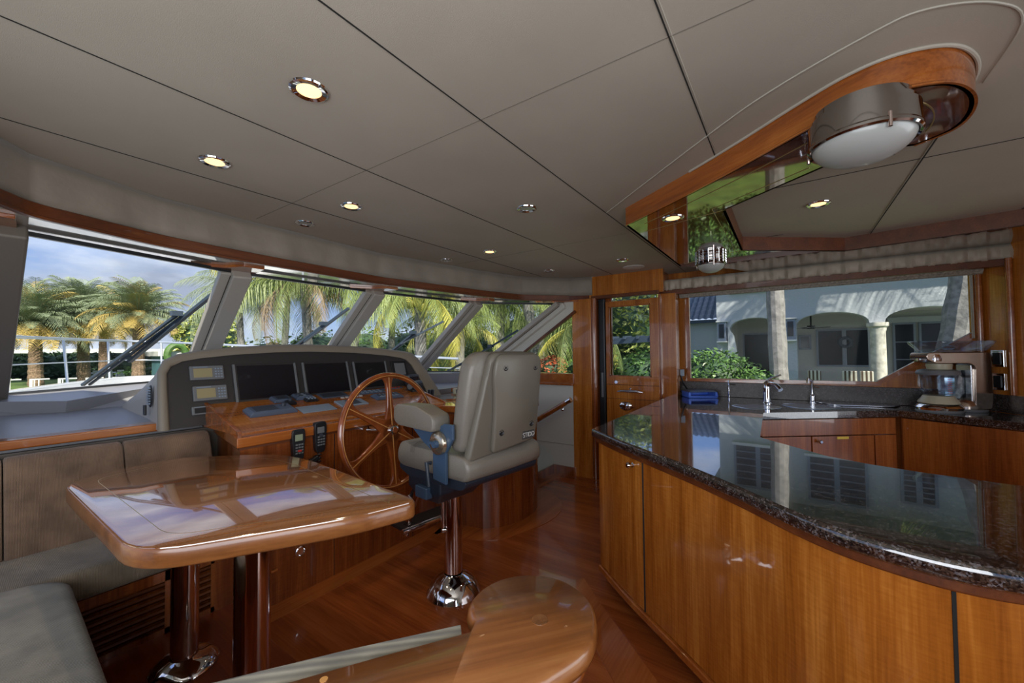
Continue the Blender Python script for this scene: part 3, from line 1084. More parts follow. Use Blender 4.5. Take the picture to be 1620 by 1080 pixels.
bench = thing('dinette_bench', 'brown corduroy built-in bench along the rail under the windshield, louvred mahogany base', 'bench', (0.2, 2.6, 0.12))
b = MB()
b.box(-0.55, 2.365, 0.12, 0.165, 2.90, 0.40)
b.box(0.165, 2.385, 0.12, 0.86, 2.90, 0.40)
b.box(0.165, 2.355, 0.355, 0.79, 2.39, 0.40)
b.box(0.165, 2.355, 0.12, 0.79, 2.39, 0.145)
b.box(0.165, 2.355, 0.12, 0.20, 2.39, 0.40)
b.box(0.60, 2.355, 0.12, 0.645, 2.39, 0.40)
b.box(0.775, 2.355, 0.12, 0.875, 2.39, 0.40)
b.done('bench_base', 'wood_dark', bench, smooth=0)
lv = MB()
for x0, x1 in ((0.20, 0.60), (0.645, 0.775)):
    for k in range(7):
        z = 0.160 + k * 0.029
        lv.beam((x0, 2.368, z), (x1, 2.368, z), 0.030, 0.010, up=(0, 0.75, 1))
lv.done('louvre_grille', 'wood_trim', bench, smooth=0)
pad('seat_cushion', 'cord', [(2.33, 0.405), (2.33, 0.53), (2.80, 0.525), (2.80, 0.405)], -0.30, 0.84, bench, 0.035)
bp = [(2.70, 0.50), (2.86, 0.935), (2.935, 0.93), (2.93, 0.50)]
for x0, x1 in ((-0.25, 0.16), (0.165, 0.548), (0.555, 0.925)):
    pad('backrest', 'cord_dark', bp, x0, x1, bench, 0.05)
side = thing('side_bench', 'grey-green cushioned bench end in the lower left corner of the dinette', 'bench', (0.0, 1.4, 0.12))
MB().prism([(-0.55, 1.42), (0.20, 1.30), (0.23, 2.15), (0.12, 2.30), (-0.55, 2.32)], 0.12, 0.43).done('bench_base', 'wood_dark', side, smooth=0)
out = rnd_poly([(-0.54, 1.44), (0.255, 1.28), (0.292, 2.24), (0.16, 2.32), (-0.54, 2.32)], [0, 0.05, 0.16, 0.12, 0], 7)
c = Vector((-0.1, 1.8))
def shrink(pts, k):
    return [tuple(Vector(p) + (c - Vector(p)).normalized() * k) for p in pts]
b = MB()
b.loft([[(x, y, z) for x, y in shrink(out, k)] for z, k in ((0.432, 0.02), (0.438, 0.004), (0.46, 0.0), (0.525, 0.0), (0.545, 0.008), (0.555, 0.022), (0.56, 0.05), (0.565, 0.15))])
b.done('seat_cushion', 'cord_grey', side, smooth=60)

# aft settee back: a timber-capped partition with a round end, nearest the camera
sb = thing('settee_back', 'timber-capped seat back with a round end, nearest thing in the foreground', 'seat back', (0.4, 0.6, 0))
cap = [(-0.20, 0.975), (0.297, 0.660), (0.430, 0.574), (0.555, 0.490)]
rd = [(0.575, 0.50), (0.605, 0.538), (0.66, 0.553), (0.72, 0.540), (0.768, 0.500), (0.792, 0.440), (0.786, 0.385), (0.755, 0.335), (0.70, 0.303), (0.63, 0.290), (0.54, 0.318)]
near = [(0.40, 0.40), (0.15, 0.56), (-0.20, 0.80)]
capo = cap + catmull(rd, 4) + near
cc = Vector((0.62, 0.42))
def cap_in(k):
    n = len(capo)
    res = []
    for i in range(n):
        a, q, d = Vector(capo[i - 1]), Vector(capo[i]), Vector(capo[(i + 1) % n])
        t = (d - a).normalized()
        res.append((q.x - t.y * k * -1 * -1, q.y + t.x * k * -1 * -1))
    return res
def cap_ring(k, z):
    return [(x, y, z) for x, y in cap_in(-k)]
b = MB()
b.loft([cap_ring(0.016, 0.838), cap_ring(0.004, 0.843), cap_ring(0.0, 0.855), cap_ring(0.003, 0.872), cap_ring(0.010, 0.880)])
b.done('cap', 'wood_cap', sb, smooth=50)
b = MB()
b.loft([cap_ring(0.030, 0.0), cap_ring(0.030, 0.805), cap_ring(0.018, 0.812), cap_ring(0.016, 0.826), cap_ring(0.026, 0.838)])
b.done('partition', 'wood_dark', sb, smooth=50)
b = MB()
b.cyl((0.648, 0.395, 0.8795), (0.648, 0.395, 0.8808), 0.0155, n=28)
b.done('plug', 'wood_table', sb)
b = MB()
b.cyl((0.345, 0.60, 0.8795), (0.345, 0.60, 0.8806), 0.006, n=12)
b.done('chip', 'inlay', sb)
b = MB()
A = [(-0.10, 0.925), (0.15, 0.760), (0.297, 0.667), (0.430, 0.581), (0.548, 0.500)]
B = [(-0.10, 1.05), (0.10, 0.885), (0.254, 0.775), (0.400, 0.672), (0.575, 0.530)]
b.loft([[(p[0], p[1], 0.55), (q[0], q[1], 0.55), (q[0], q[1], 0.855), ((p[0] + q[0]) / 2, (p[1] + q[1]) / 2, 0.874), (p[0], p[1], 0.868)] for p, q in zip(A, B)])
b.done('ribbed_cushion', 'rib', sb, smooth=60)

# dining table on two polished pedestals
tb = thing('dining_table', 'varnished dinette table with rounded corners on two polished metal pedestals', 'table', (0.6, 1.8, 0.12))
tp = [(0.283, 1.375), (0.725, 1.11), (0.945, 1.045), (1.02, 1.90), (0.985, 2.15), (0.66, 2.50), (0.28, 2.40)]
to = rnd_poly(tp, [0.13, 0.10, 0.055, 0.16, 0.12, 0.12, 0.14], 6)
def inset(pts, k):
    n = len(pts)
    res = []
    for i in range(n):
        a, d = Vector(pts[i - 1]), Vector(pts[(i + 1) % n])
        t = (d - a).normalized()
        res.append((pts[i][0] - t.y * k, pts[i][1] + t.x * k))
    return res
b = MB()
b.loft([[(x, y, z) for x, y in inset(to, k)] for z, k in ((0.822, 0.008), (0.825, 0.002), (0.830, 0.0), (0.869, 0.0), (0.875, 0.004))])
b.done('table_edge', 'wood_cap', tb, smooth=50)
b = MB()
b.loft([[(x, y, z) for x, y in inset(to, k)] for z, k in ((0.870, 0.004), (0.8775, 0.006), (0.880, 0.012))])
b.done('tabletop', 'wood_table', tb, smooth=50)
b = MB()
i1, i2 = inset(to, 0.085), inset(to, 0.0868)
n = len(i1)
va = [b.b.verts.new((x, y, 0.8803)) for x, y in i1]
vb = [b.b.verts.new((x, y, 0.8803)) for x, y in i2]
for k in range(n):
    b.b.faces.new((va[k], va[(k + 1) % n], vb[(k + 1) % n], vb[k]))
b.done('inlay_line', 'brass_line', tb, smooth=0)
for (x, y) in ((0.585, 2.045), (0.612, 1.50)):
    b = MB()
    b.cyl((x, y, 0.135), (x, y, 0.83), 0.046 if y > 1.8 else 0.054, n=40)
    lg = b.done('pedestal', 'rose', tb)
    b = MB()
    b.lathe([(0, 0.12), (0.112, 0.12), (0.116, 0.126), (0.110, 0.140), (0.085, 0.156), (0.058, 0.164), (0.047, 0.168)], (x, y, 0.0), 40)
    b.done('flange', 'chrome', lg)

# ================================================================== HELM CONSOLE
console = thing('helm_console', 'varnished timber helm console with a rounded starboard end', 'console', (1.9, 2.6, 0))
curve = catmull([(2.445, 2.0), (2.55, 1.905), (2.70, 1.85), (2.88, 1.835), (3.05, 1.87), (3.18, 1.965), (3.25, 2.10), (3.27, 2.30)], 5)
body = [(0.90, 2.36), (2.37, 2.36)] + curve + [(3.27, 2.955), (1.0, 2.955)]
MB().prism(body, 0.0, 0.886).done('console_body', 'wood_dark', console, smooth=30)
b = MB()
def grow(pts, k):
    n = len(pts)
    res = []
    for i in range(n):
        d1 = (Vector(pts[i]) - Vector(pts[i - 1])).normalized()
        d2 = (Vector(pts[(i + 1) % n]) - Vector(pts[i])).normalized()
        n1, n2 = Vector((d1.y, -d1.x)), Vector((d2.y, -d2.x))
        s = n1 + n2
        s = s / max(0.6, s.dot(n1))
        res.append((pts[i][0] + s.x * k, pts[i][1] + s.y * k))
    return res
b.prism(grow(body, 0.020), 0.897, 0.950)
b.done('worktop', 'wood_sill', console, bevel=0.006, smooth=30)
b = MB()
b.prism(grow(body, 0.006), 0.884, 0.898)
b.done('shadow_groove', 'wood_trim', console, smooth=0)
b = MB()
xprism(b, [(2.43, 0.949), (2.91, 0.949), (2.91, 1.086), (2.43, 0.957)], 0.93, 2.46)
b.done('instrument_tray', 'wood_tray', console, smooth=0)
b = MB()
xprism(b, [(2.425, 0.949), (2.93, 0.949), (2.93, 1.102), (2.425, 0.968)], 0.912, 0.930)
xprism(b, [(2.425, 0.949), (2.93, 0.949), (2.93, 1.102), (2.425, 0.968)], 2.46, 2.476)
b.box(0.912, 2.905, 0.949, 2.476, 2.93, 1.104)
b.done('tray_rim', 'wood_edge', console, smooth=0, bevel=0.002)
for x in (2.40, 1.42, 2.05):
    b = MB()
    b.box(x, 2.3575, 0.0, x + 0.003, 2.3602, 0.88)
    b.done('panel_line', 'groove', console, smooth=0)
# curved locker door in the round end
cd = curve[9:27]
b = MB()
strip(b, cd, -0.005, 0.004, 0.17, 0.80)
b.done('locker_door', 'wood_dark', console, smooth=40)
b = MB()
b.lathe([(0.022, 0), (0.028, 0.004), (0.030, 0.010), (0.024, 0.012), (0.020, 0.004), (0, 0.003)], m=Matrix.Translation((1.21, 2.36, 0.24)) @ Matrix.Rotation(R(90), 4, 'X'))
b.done('ring_pull', 'chrome', console)
b = MB()
b.tube([(0.985, 2.34, 0.20), (1.00, 2.335, 0.20), (1.06, 2.335, 0.20), (1.075, 2.34, 0.20)], 0.007, 8)
b.done('finger_pull', 'wood_edge', console)

# instrument hood on the dash
hood = thing('instrument_hood', 'taupe leather instrument hood with a charcoal face above the helm console', 'instrument hood', (1.7, 2.95, 1.0))
def HY(z):
    return 2.90 + (z - 1.1) * 0.29
ho = [(0.69, 0.965), (0.700, 1.20), (0.706, 1.29), (0.735, 1.352), (0.80, 1.388), (0.90, 1.410), (1.10, 1.433), (1.35, 1.450), (1.60, 1.455), (1.98, 1.443), (2.30, 1.420), (2.50, 1.398), (2.585, 1.378), (2.64, 1.33), (2.69, 1.25), (2.735, 1.18), (2.812, 1.043), (2.84, 0.965)]
hi = [(0.738, 0.965), (0.742, 1.20), (0.745, 1.275), (0.765, 1.315), (0.82, 1.345), (0.91, 1.362), (1.10, 1.382), (1.35, 1.396), (1.60, 1.400), (1.98, 1.388), (2.28, 1.362), (2.44, 1.338), (2.50, 1.318), (2.545, 1.275), (2.58, 1.21), (2.615, 1.14), (2.66, 1.043), (2.68, 0.965)]
b = MB()
b.loft([[(x, HY(z) + 0.0, z) for x, z in ho], [(x + (1.7 - x) * 0.03, HY(z) + 0.30, 0.98 + (z - 0.98) * 0.72) for x, z in ho], [(x + (1.7 - x) * 0.02, 3.99, 0.99) for x, z in ho]], closed=False, caps=False)
b.done('shell', 'taupe', hood, smooth=50)
b = MB()
rings = []
for (ax, az), (bx, bz) in zip(ho, hi):
    mx_, mz_ = (ax + bx) / 2, (az + bz) / 2
    rings.append([(ax, HY(az) + 0.01, az), (ax, HY(az) - 0.012, az), ((ax * 3 + bx) / 4, HY(az) - 0.026, (az * 3 + bz) / 4), ((ax + bx * 3) / 4, HY(az) - 0.024, (az + bz * 3) / 4), (bx, HY(bz) - 0.010, bz), (bx, HY(bz) + 0.02, bz)])
b.loft(rings)
b.done('rim', 'taupe_rim', hood, smooth=60)
b = MB()
b.poly([(x, HY(z) + 0.004, z) for x, z in hi])
b.done('face_panel', 'charcoal', hood, smooth=0)
def HM(x, z, out=0.0):
    """frame standing on the hood's face: local x = starboard, y = up the face, z = out towards the helm"""
    up = Vector((0, 0.29, 1)).normalized()
    nr = Vector((0, -1, 0.29)).normalized()
    xx = up.cross(nr)
    m = Matrix((xx, up, nr)).transposed().to_4x4()
    m.translation = Vector((x, HY(z) + 0.004, z)) + nr * out
    return m
b = MB()
b.lathe([(0, 0.004), (0.028, 0.004), (0.034, 0.0), (0.034, -0.004), (0, -0.004)], m=Matrix.Translation((0.699, 3.06, 1.145)) @ Matrix.Rotation(R(-90), 4, 'Y') , sy=1.0, sx=1.9)
vt = b.done('air_vent', 'black', hood)
for k in range(7):
    b = MB()
    z = 1.10 + k * 0.015
    b.box(0.688, 3.035, z, 0.696, 3.085, z + 0.007)
    b.done('vent_slat', 'unit_light', vt, smooth=0)
MB().box(0.688, 3.12, 1.03, 0.70, 3.15, 1.09).done('rocker_switch', 'black', hood, bevel=0.003)

def monitor(x0, x1, z0, z1, label):
    cx, cz = (x0 + x1) / 2, (z0 + z1) / 2
    t = thing('monitor', label, 'monitor', (cx, HY(cz), cz), 0, 'monitors in the instrument hood')
    w, h = (x1 - x0) / 2, (z1 - z0) / 2 * 1.04
    b = MB()
    b.box(-w, -h, 0, w, h, 0.012)
    b.done('bezel', 'charcoal', t, matrix=HM(cx, cz), bevel=0.003)
    b = MB()
    b.box(-w * 0.93, -h * 0.90, 0.0125, w * 0.93, h * 0.92, 0.0135)
    b.done('screen', 'screen', t, matrix=HM(cx, cz), smooth=0)
    for s in (-1, 1):
        b = MB()
        b.box(s * w - 0.010, -h, 0.004, s * w + 0.004, h, 0.018)
        b.done('side_rail', 'bezel', t, matrix=HM(cx, cz), bevel=0.002)
monitor(1.085, 1.47, 1.075, 1.315, 'dark marine monitor at the port side, beside the two small radio displays')
monitor(1.53, 1.885, 1.075, 1.315, 'dark marine monitor in the middle of the three')
monitor(1.945, 2.255, 1.085, 1.31, 'dark marine monitor at the starboard side, behind the steering wheel')
def small_display(cx, cz, w, h, label, lcd='lcd', name='radio_display', group='small displays in the instrument hood'):
    t = thing(name, label, 'display', (cx, HY(cz), cz), 0, group)
    b = MB()
    b.box(-w / 2, -h / 2, 0, w / 2, h / 2, 0.016)
    b.done('housing', 'bezel', t, matrix=HM(cx, cz), bevel=0.005)
    b = MB()
    b.box(-w * 0.40, -h * 0.33, 0.0165, w * 0.14, h * 0.30, 0.0175)
    b.done('lcd', lcd, t, matrix=HM(cx, cz), smooth=0)
    b = MB()
    for i in range(3):
        for j in range(4):
            b.box(w * (0.22 + i * 0.085), h * (-0.36 + j * 0.19), 0.016, w * (0.27 + i * 0.085), h * (-0.27 + j * 0.19), 0.019)
    b.done('keypad', 'unit_light', t, matrix=HM(cx, cz), smooth=0)
    b = MB()
    b.box(-w * 0.40, h * 0.37, 0.0162, w * 0.02, h * 0.42, 0.0168)
    b.done('name_strip', 'unit_light', t, matrix=HM(cx, cz), smooth=0)
small_display(0.938, 1.270, 0.175, 0.088, 'upper of the two grey radio displays with a tan screen')
small_display(0.945, 1.148, 0.175, 0.092, 'lower of the two grey radio displays with a tan screen')
small_display(0.905, 1.050, 0.12, 0.05, 'dark button unit below the two radio displays', 'black')
t = thing('small_screen', 'small square grey-lit display right of the three monitors', 'display', (2.40, HY(1.24), 1.24))
b = MB()
b.box(-0.085, -0.075, 0, 0.085, 0.075, 0.010)
b.done('bezel', 'black', t, matrix=HM(2.405, 1.235), bevel=0.004)
b = MB()
b.box(-0.055, -0.055, 0.0105, 0.06, 0.055, 0.0115)
b.done('screen', 'bezel', t, matrix=HM(2.405, 1.235), smooth=0)

# ---- units on the sloping instrument tray
def TM(x, y):
    nr = Vector((0, -0.2695, 1)).normalized()
    xx = Vector((1, 0, 0))
    yy = nr.cross(xx)
    m = Matrix((xx, yy, nr)).transposed().to_4x4()
    m.translation = Vector((x, y, 0.957 + (y - 2.43) * 0.2695))
    return m
def slab_unit(name, label, cat, x, y, w, d, h, mat, lid=None, extra=None, taper=0.85, group=None, rz=0):
    t = thing(name, label, cat, (x, y, 0.957 + (y - 2.43) * 0.2695), 0, group)
    mt = TM(x, y) @ Matrix.Rotation(R(rz), 4, 'Z')
    b = MB()
    b.loft([[(sx * w / 2 * k, sy * d / 2 * k, z) for sx, sy in ((-1, -1), (1, -1), (1, 1), (-1, 1))] for z, k in ((0.0, 1.0), (h * 0.4, 1.0), (h, taper))])
    b.done('housing', mat, t, matrix=mt, bevel=0.002)
    if lid:
        b = MB()
        q = taper
        b.box(-w / 2 * q * lid[1], -d / 2 * q * 0.78, h, w / 2 * q * lid[2], d / 2 * q * 0.78, h + 0.0012)
        b.done('face', lid[0], t, matrix=mt, smooth=0)
    if extra:
        extra(t, mt, w, d, h)
    return t
def knob_x(dx, r=0.014):
    def f(t, mt, w, d, h):
        b = MB()
        b.cyl((dx, 0.01, h), (dx, 0.01, h + 0.018), r, r * 0.85, 20)
        b.done('knob', 'unit_dark', t, matrix=mt)
    return f
def keys(nx, ny, mat='unit_light', k=0.5):
    def f(t, mt, w, d, h):
        if nx * ny <= 6:
            for i in range(nx):
                for j in range(ny):
                    cx, cy = (i + 0.5) / nx - 0.5, (j + 0.5) / ny - 0.5
                    b = MB()
                    b.box((cx - k / nx / 2) * w * 0.8, (cy - k / ny / 2) * d * 0.8, h, (cx + k / nx / 2) * w * 0.8, (cy + k / ny / 2) * d * 0.8, h + 0.006)
                    b.done('key', mat, t, matrix=mt, smooth=0)
            return
        b = MB()
        for i in range(nx):
            for j in range(ny):
                cx, cy = (i + 0.5) / nx - 0.5, (j + 0.5) / ny - 0.5
                b.box((cx - k / nx / 2) * w * 0.8, (cy - k / ny / 2) * d * 0.8, h, (cx + k / nx / 2) * w * 0.8, (cy + k / ny / 2) * d * 0.8, h + 0.004)
        b.done('keypad', mat, t, matrix=mt, smooth=0)
    return f
slab_unit('autopilot_unit', 'wide slate autopilot unit with a knob, at the port end of the tray', 'control unit', 1.185, 2.67, 0.275, 0.115, 0.030, 'unit', ('unit_dark', 0.85, 0.25), knob_x(0.075))
slab_unit('engine_display', 'square slate display unit behind the autopilot unit', 'control unit', 1.325, 2.84, 0.12, 0.09, 0.024, 'unit', ('unit_dark', 0.7, 0.7))
slab_unit('engine_display', 'square slate display unit below the port monitor\'s right edge', 'control unit', 1.475, 2.85, 0.125, 0.09, 0.024, 'unit', ('unit_light', 0.7, 0.7), keys(2, 2, 'unit_dark'))
slab_unit('thumb_control', 'small black thumb control between the slate units', 'control', 1.35, 2.765, 0.062, 0.05, 0.022, 'black', None, knob_x(0.0, 0.012))
slab_unit('switch_block', 'small black switch block with pale rockers', 'switch', 1.50, 2.785, 0.085, 0.055, 0.018, 'black', None, keys(3, 2))
slab_unit('blank_plate', 'flat pale blue-grey plate at the front of the tray', 'plate', 1.46, 2.635, 0.235, 0.115, 0.005, 'unit_light', None, None, 0.99)
slab_unit('chart_keypad', 'dark flat panel behind the pale plate, below the middle monitor', 'control unit', 1.70, 2.84, 0.21, 0.10, 0.006, 'unit', ('unit_dark', 0.85, 0.8), None, 0.98)
slab_unit('toggle_panel', 'row of pale toggle switches in the middle of the tray', 'switch', 1.80, 2.755, 0.24, 0.035, 0.006, 'wood_edge', None, keys(5, 1, 'white', 0.6), 0.99)
slab_unit('bow_thruster_panel', 'flat slate panel in front of the toggle switches', 'control unit', 1.735, 2.655, 0.215, 0.115, 0.010, 'unit_light', ('unit_dark', 0.35, 0.55), None, 0.97)
slab_unit('trim_panel', 'dark panel with pale keys seen through the steering wheel\'s top gap', 'control unit', 2.02, 2.83, 0.26, 0.08, 0.006, 'unit', None, keys(5, 2, 'unit_light', 0.55), 0.98)
slab_unit('breaker_panel', 'long slate breaker panel to the right of the wheel\'s top spoke', 'control unit', 2.08, 2.69, 0.26, 0.095, 0.022, 'unit', ('unit_light', 0.85, 0.8), keys(6, 1, 'unit_dark', 0.5))
slab_unit('button_row', 'row of small dark buttons at the back of the tray', 'switch', 2.26, 2.86, 0.22, 0.03, 0.006, 'unit', None, keys(5, 1, 'red', 0.35), 0.98)
# throttle head and compass-like repeater
t = thing('throttle_control', 'black round throttle control head on the tray beyond the wheel', 'control', (2.42, 2.78, 1.05))
b = MB()
b.cyl((2.36, 2.74, 1.09), (2.50, 2.78, 1.095), 0.042, n=28)
b.done('drum', 'black', t, bevel=0.004)
b = MB()
b.cyl((2.352, 2.738, 1.09), (2.362, 2.741, 1.09), 0.026, n=24)
b.done('drum_ring', 'bezel', t)
b = MB()
b.box(2.38, 2.73, 1.03, 2.49, 2.80, 1.065)
b.done('base', 'black', t, bevel=0.006)
t = thing('repeater_display', 'grey hooded repeater display standing behind the throttle', 'display', (2.48, 2.87, 1.08))
b = MB()
b.box(2.43, 2.845, 1.09, 2.56, 2.90, 1.185)
b.done('housing', 'unit_dark', t, bevel=0.014, seg=3)
b = MB()
b.box(2.445, 2.842, 1.105, 2.545, 2.8452, 1.165)
b.done('screen', 'screen', t, smooth=0)
t = thing('joystick', 'pair of short black levers at the starboard end of the tray', 'control', (2.59, 2.74, 0.95))
b = MB()
b.box(2.53, 2.68, 0.95, 2.64, 2.77, 0.972)
b.done('base', 'black', t, bevel=0.005)
for dx in (2.565, 2.605):
    b = MB()
    b.beam((dx, 2.725, 0.97), (dx, 2.715, 1.045), 0.018, 0.030, up=(0, 1, 0))
    b.done('lever', 'unit_dark', t, bevel=0.006)
# things on the chart table at the starboard end
b = MB()
b.box(2.66, 2.02, 0.950, 3.24, 2.94, 0.953)
tag(b.done('chart', 'chart_glass', smooth=0), 'glass-topped chart laid on the starboard end of the console', 'chart')
t = thing('chart_plotter', 'small cream plotter with a dark screen on the chart', 'plotter', (3.02, 2.80, 0.953))
b = MB()
b.beam((2.965, 2.80, 0.990), (3.10, 2.74, 0.990), 0.045, 0.06)
b.done('housing', 'cream', t, bevel=0.014, seg=3)
b = MB()
b.beam((2.975, 2.770, 0.992), (3.085, 2.722, 0.992), 0.006, 0.035)
b.done('screen', 'unit_dark', t, smooth=0)
for k, (x, y, rz, lab) in enumerate(((2.90, 2.50, 14, 'blue ring-bound folder lying under the cream plotter'), (2.86, 2.44, 26, 'blue folder on top of the other folder on the chart'))):
    b = MB()
    b.box(-0.13, -0.09, 0, 0.13, 0.09, 0.010)
    o = b.done('folder', 'folder_blue', bevel=0.002, matrix=Matrix.Translation((x, y, 0.953 + 0.0105 * k)) @ Matrix.Rotation(R(rz), 4, 'Z'))
    tag(o, lab, 'folder', 'blue folders on the chart')
b = MB()
b.cyl((2.62, 2.56, 0.958), (2.80, 2.40, 0.958), 0.006, n=10)
tag(b.done('pen', 'wood_edge'), 'thin brown pen lying beside the levers', 'pen')
# outlets under the worktop in the inner corner
t = thing('gauge_panel', 'pair of dark gauges under the console edge behind the helm chair', 'gauge', (2.40, 2.2, 0.80))
for yy, xx in ((2.20, 2.372), (2.10, 2.375)):
    b = MB()
    b.box(xx, yy - 0.04, 0.735, xx + 0.026, yy + 0.04, 0.845)
    hs = b.done('housing', 'black', t, bevel=0.004)
    b = MB()
    b.cyl((xx, yy, 0.80), (xx - 0.006, yy, 0.80), 0.024, n=20)
    b.done('dial', 'bezel', hs)
# ---- handsets hanging on the console front
def handset(x, z, kind, label):
    t = thing('radio_handset', label, 'radio', (x, 2.35, z), 0, 'handsets on the console front')
    b = MB()
    pr = [(-0.036, 0.085), (0.036, 0.088), (0.040, 0.05), (0.030, -0.08), (0.018, -0.095), (-0.018, -0.095), (-0.030, -0.08), (-0.040, 0.04)]
    yprism(b, [(x + a * 0.95, z + c_) for a, c_ in rnd_poly(pr, 0.014, 3)], 2.325, 2.358)
    b.done('body', 'black', t, bevel=0.004)
    b = MB()
    b.box(x - 0.022, 2.3225, z + 0.022, x + 0.020, 2.3248, z + 0.058)
    b.done('lcd', 'lcd_green' if kind == 0 else 'bezel', t, smooth=0)
    b = MB()
    for i in range(3):
        for j in range(4):
            b.box(x - 0.020 + i * 0.016, 2.321, z - 0.052 + j * 0.016, x - 0.009 + i * 0.016, 2.3248, z - 0.044 + j * 0.016)
    b.done('keypad', 'bezel', t, smooth=0)
    if kind == 0:
        MB().box(x - 0.008, 2.320, z - 0.040, x + 0.014, 2.3248, z - 0.030).done('call_button', 'red', t, smooth=0)
    else:
        b = MB()
        b.cyl((x, 2.324, z + 0.008), (x, 2.320, z + 0.008), 0.012, n=16)
        b.done('speaker_dot', 'unit_dark', t)
        b = MB()
        pts = []
        for k in range(60):
            a = k * 0.9
            pts.append((x - 0.004 + 0.010 * math.cos(a), 2.335 + 0.010 * math.sin(a), z - 0.09 - k * 0.0028))
        b.tube(pts, 0.003, 5)
        b.done('cord', 'black', t)
        b = MB()
        b.beam((x - 0.065, 2.34, z - 0.150), (x - 0.005, 2.34, z - 0.120), 0.03, 0.035)
        b.done('holder', 'black', t, bevel=0.008)
handset(1.185, 0.862, 0, 'left of the two handsets, thin black with a green screen and red button')
handset(1.315, 0.885, 1, 'right of the two handsets, chunky black with a hanging coiled cord')

# ================================================================== STEERING WHEEL
wheel = thing('steering_wheel', 'large six-spoked mahogany steering wheel with pale inlay lines', 'steering wheel', (1.665, 2.12, 0.89))
WM = Matrix.Translation((1.665, 2.115, 0.888)) @ Matrix.Rotation(R(-6), 4, 'X')      # local XZ plane is the wheel's plane, -Y towards the helmsman
RW = 0.352
def ring(r, tube, y=0.0, n=72):
    return [(r * math.cos(2 * math.pi * k / n), y, r * math.sin(2 * math.pi * k / n)) for k in range(n)]
b = MB()
b.tube(ring(RW, 0), 0.019, 12, closed=True)
b.done('rim', 'wood_wheel', wheel, matrix=WM, smooth=60)
b = MB()
b.tube(ring(RW - 0.004, 0, -0.0178), 0.0028, 6, closed=True)
b.done('rim_inlay', 'inlay', wheel, matrix=WM)
for k in range(6):
    a = R(90 + 60 * k)
    ca, sa = math.cos(a), math.sin(a)
    prof = [(0.03, 0.052), (0.06, 0.050), (0.09, 0.040), (0.125, 0.030), (0.16, 0.024), (0.22, 0.0195), (0.27, 0.0190), (0.30, 0.023), (0.322, 0.033), (0.336, 0.050), (0.349, 0.062)]
    up_ = [(r, w) for r, w in prof]
    pts = up_ + [(r, -w) for r, w in reversed(up_)]
    if k in (1, 4):
        pts = [(r, w * 1.0) for r, w in pts]
    xz = [(r * ca - w * sa, r * sa + w * ca) for r, w in pts]
    b = MB()
    yprism(b, xz, -0.012, 0.012)
    sp = b.done('spoke', 'wood_wheel', wheel, matrix=WM, bevel=0.007, seg=3, smooth=40)
    b = MB()
    b.beam((0.035 * ca, -0.0135, 0.035 * sa), (0.338 * ca, -0.0135, 0.338 * sa), 0.0045, 0.003, up=(0, 1, 0))
    b.done('inlay_line', 'inlay', sp, matrix=WM, smooth=0)
b = MB()
b.cyl((0, -0.012, 0), (0, 0.012, 0), 0.075, n=36)
b.done('hub_plate', 'wood_wheel', wheel, matrix=WM)
b = MB()
b.lathe([(0.0, 0.030), (0.020, 0.030), (0.030, 0.026), (0.034, 0.016), (0.036, 0.0), (0, 0)], m=Matrix.Translation((0, -0.010, 0)) @ Matrix.Rotation(R(90), 4, 'X'))
b.cyl((0, 0.01, 0), (0, 0.225, 0), 0.028, n=20)
b.done('hub', 'chrome', wheel, matrix=WM)
b = MB()
b.lathe([(0.0, 0.004), (0.018, 0.003), (0.020, 0.0), (0, 0)], m=Matrix.Translation((0, -0.040, 0)) @ Matrix.Rotation(R(90), 4, 'X'))
b.done('hub_disc', 'wood_wheel', wheel, matrix=WM)

# ================================================================== HELM CHAIR
chair = thing('helm_chair', 'grey-beige leather helm chair on a polished pole with a chrome foot', 'chair', (1.72, 1.63, 0))
CM = Matrix.Translation((1.72, 1.63, 0)) @ Matrix.Rotation(R(-7), 4, 'Z')
def CH(mb, name, mat, parent=chair, **k):
    return mb.done(name, mat, parent, matrix=CM, **k)
b = MB()
b.lathe([(0, 0.0), (0.152, 0.0), (0.155, 0.008), (0.150, 0.018), (0.138, 0.042), (0.115, 0.070), (0.088, 0.092), (0.066, 0.104), (0.056, 0.114), (0, 0.114)], n=40)
CH(b, 'chrome_foot', 'chrome')
b = MB()
b.cyl((0, 0, 0.12), (0, 0, 0.62), 0.052, n=36)
CH(b, 'pole', 'rose')
b = MB()
b.cyl((-0.063, 0.015, 0.36), (-0.063, 0.015, 0.62), 0.011, n=14)
b.cyl((-0.066, 0.015, 0.37), (-0.05, 0.0, 0.37), 0.014, n=14)
CH(b, 'height_rod', 'chrome')
b = MB()
b.loft([[(-0.25, -0.20, 0.72), (0.07, -0.20, 0.72), (0.07, 0.08, 0.72), (-0.25, 0.08, 0.72)], [(-0.25, -0.20, 0.66), (0.06, -0.20, 0.66), (0.06, 0.08, 0.66), (-0.25, 0.08, 0.66)], [(-0.20, -0.12, 0.585), (0.05, -0.12, 0.585), (0.05, 0.06, 0.585), (-0.20, 0.06, 0.585)]])
mech = CH(b, 'swivel_box', 'blue_black', bevel=0.010)
b = MB()
b.box(-0.275, -0.12, 0.625, -0.235, -0.02, 0.685)
CH(b, 'swivel_lever', 'bluegrey', mech, bevel=0.006)
b = MB()
xprism(b, rnd_poly([(-0.40, 0.735), (-0.36, 0.725), (0.05, 0.715), (0.14, 0.745), (0.14, 0.775), (-0.42, 0.775)], 0.02, 3), -0.265, 0.265)
CH(b, 'seat_tray', 'blue_black', bevel=0.006)
sc = [(-0.43, 0.775), (-0.445, 0.83), (-0.42, 0.885), (-0.30, 0.895), (0.0, 0.885), (0.06, 0.905), (0.12, 0.895), (0.155, 0.84), (0.150, 0.780), (0.10, 0.765)]
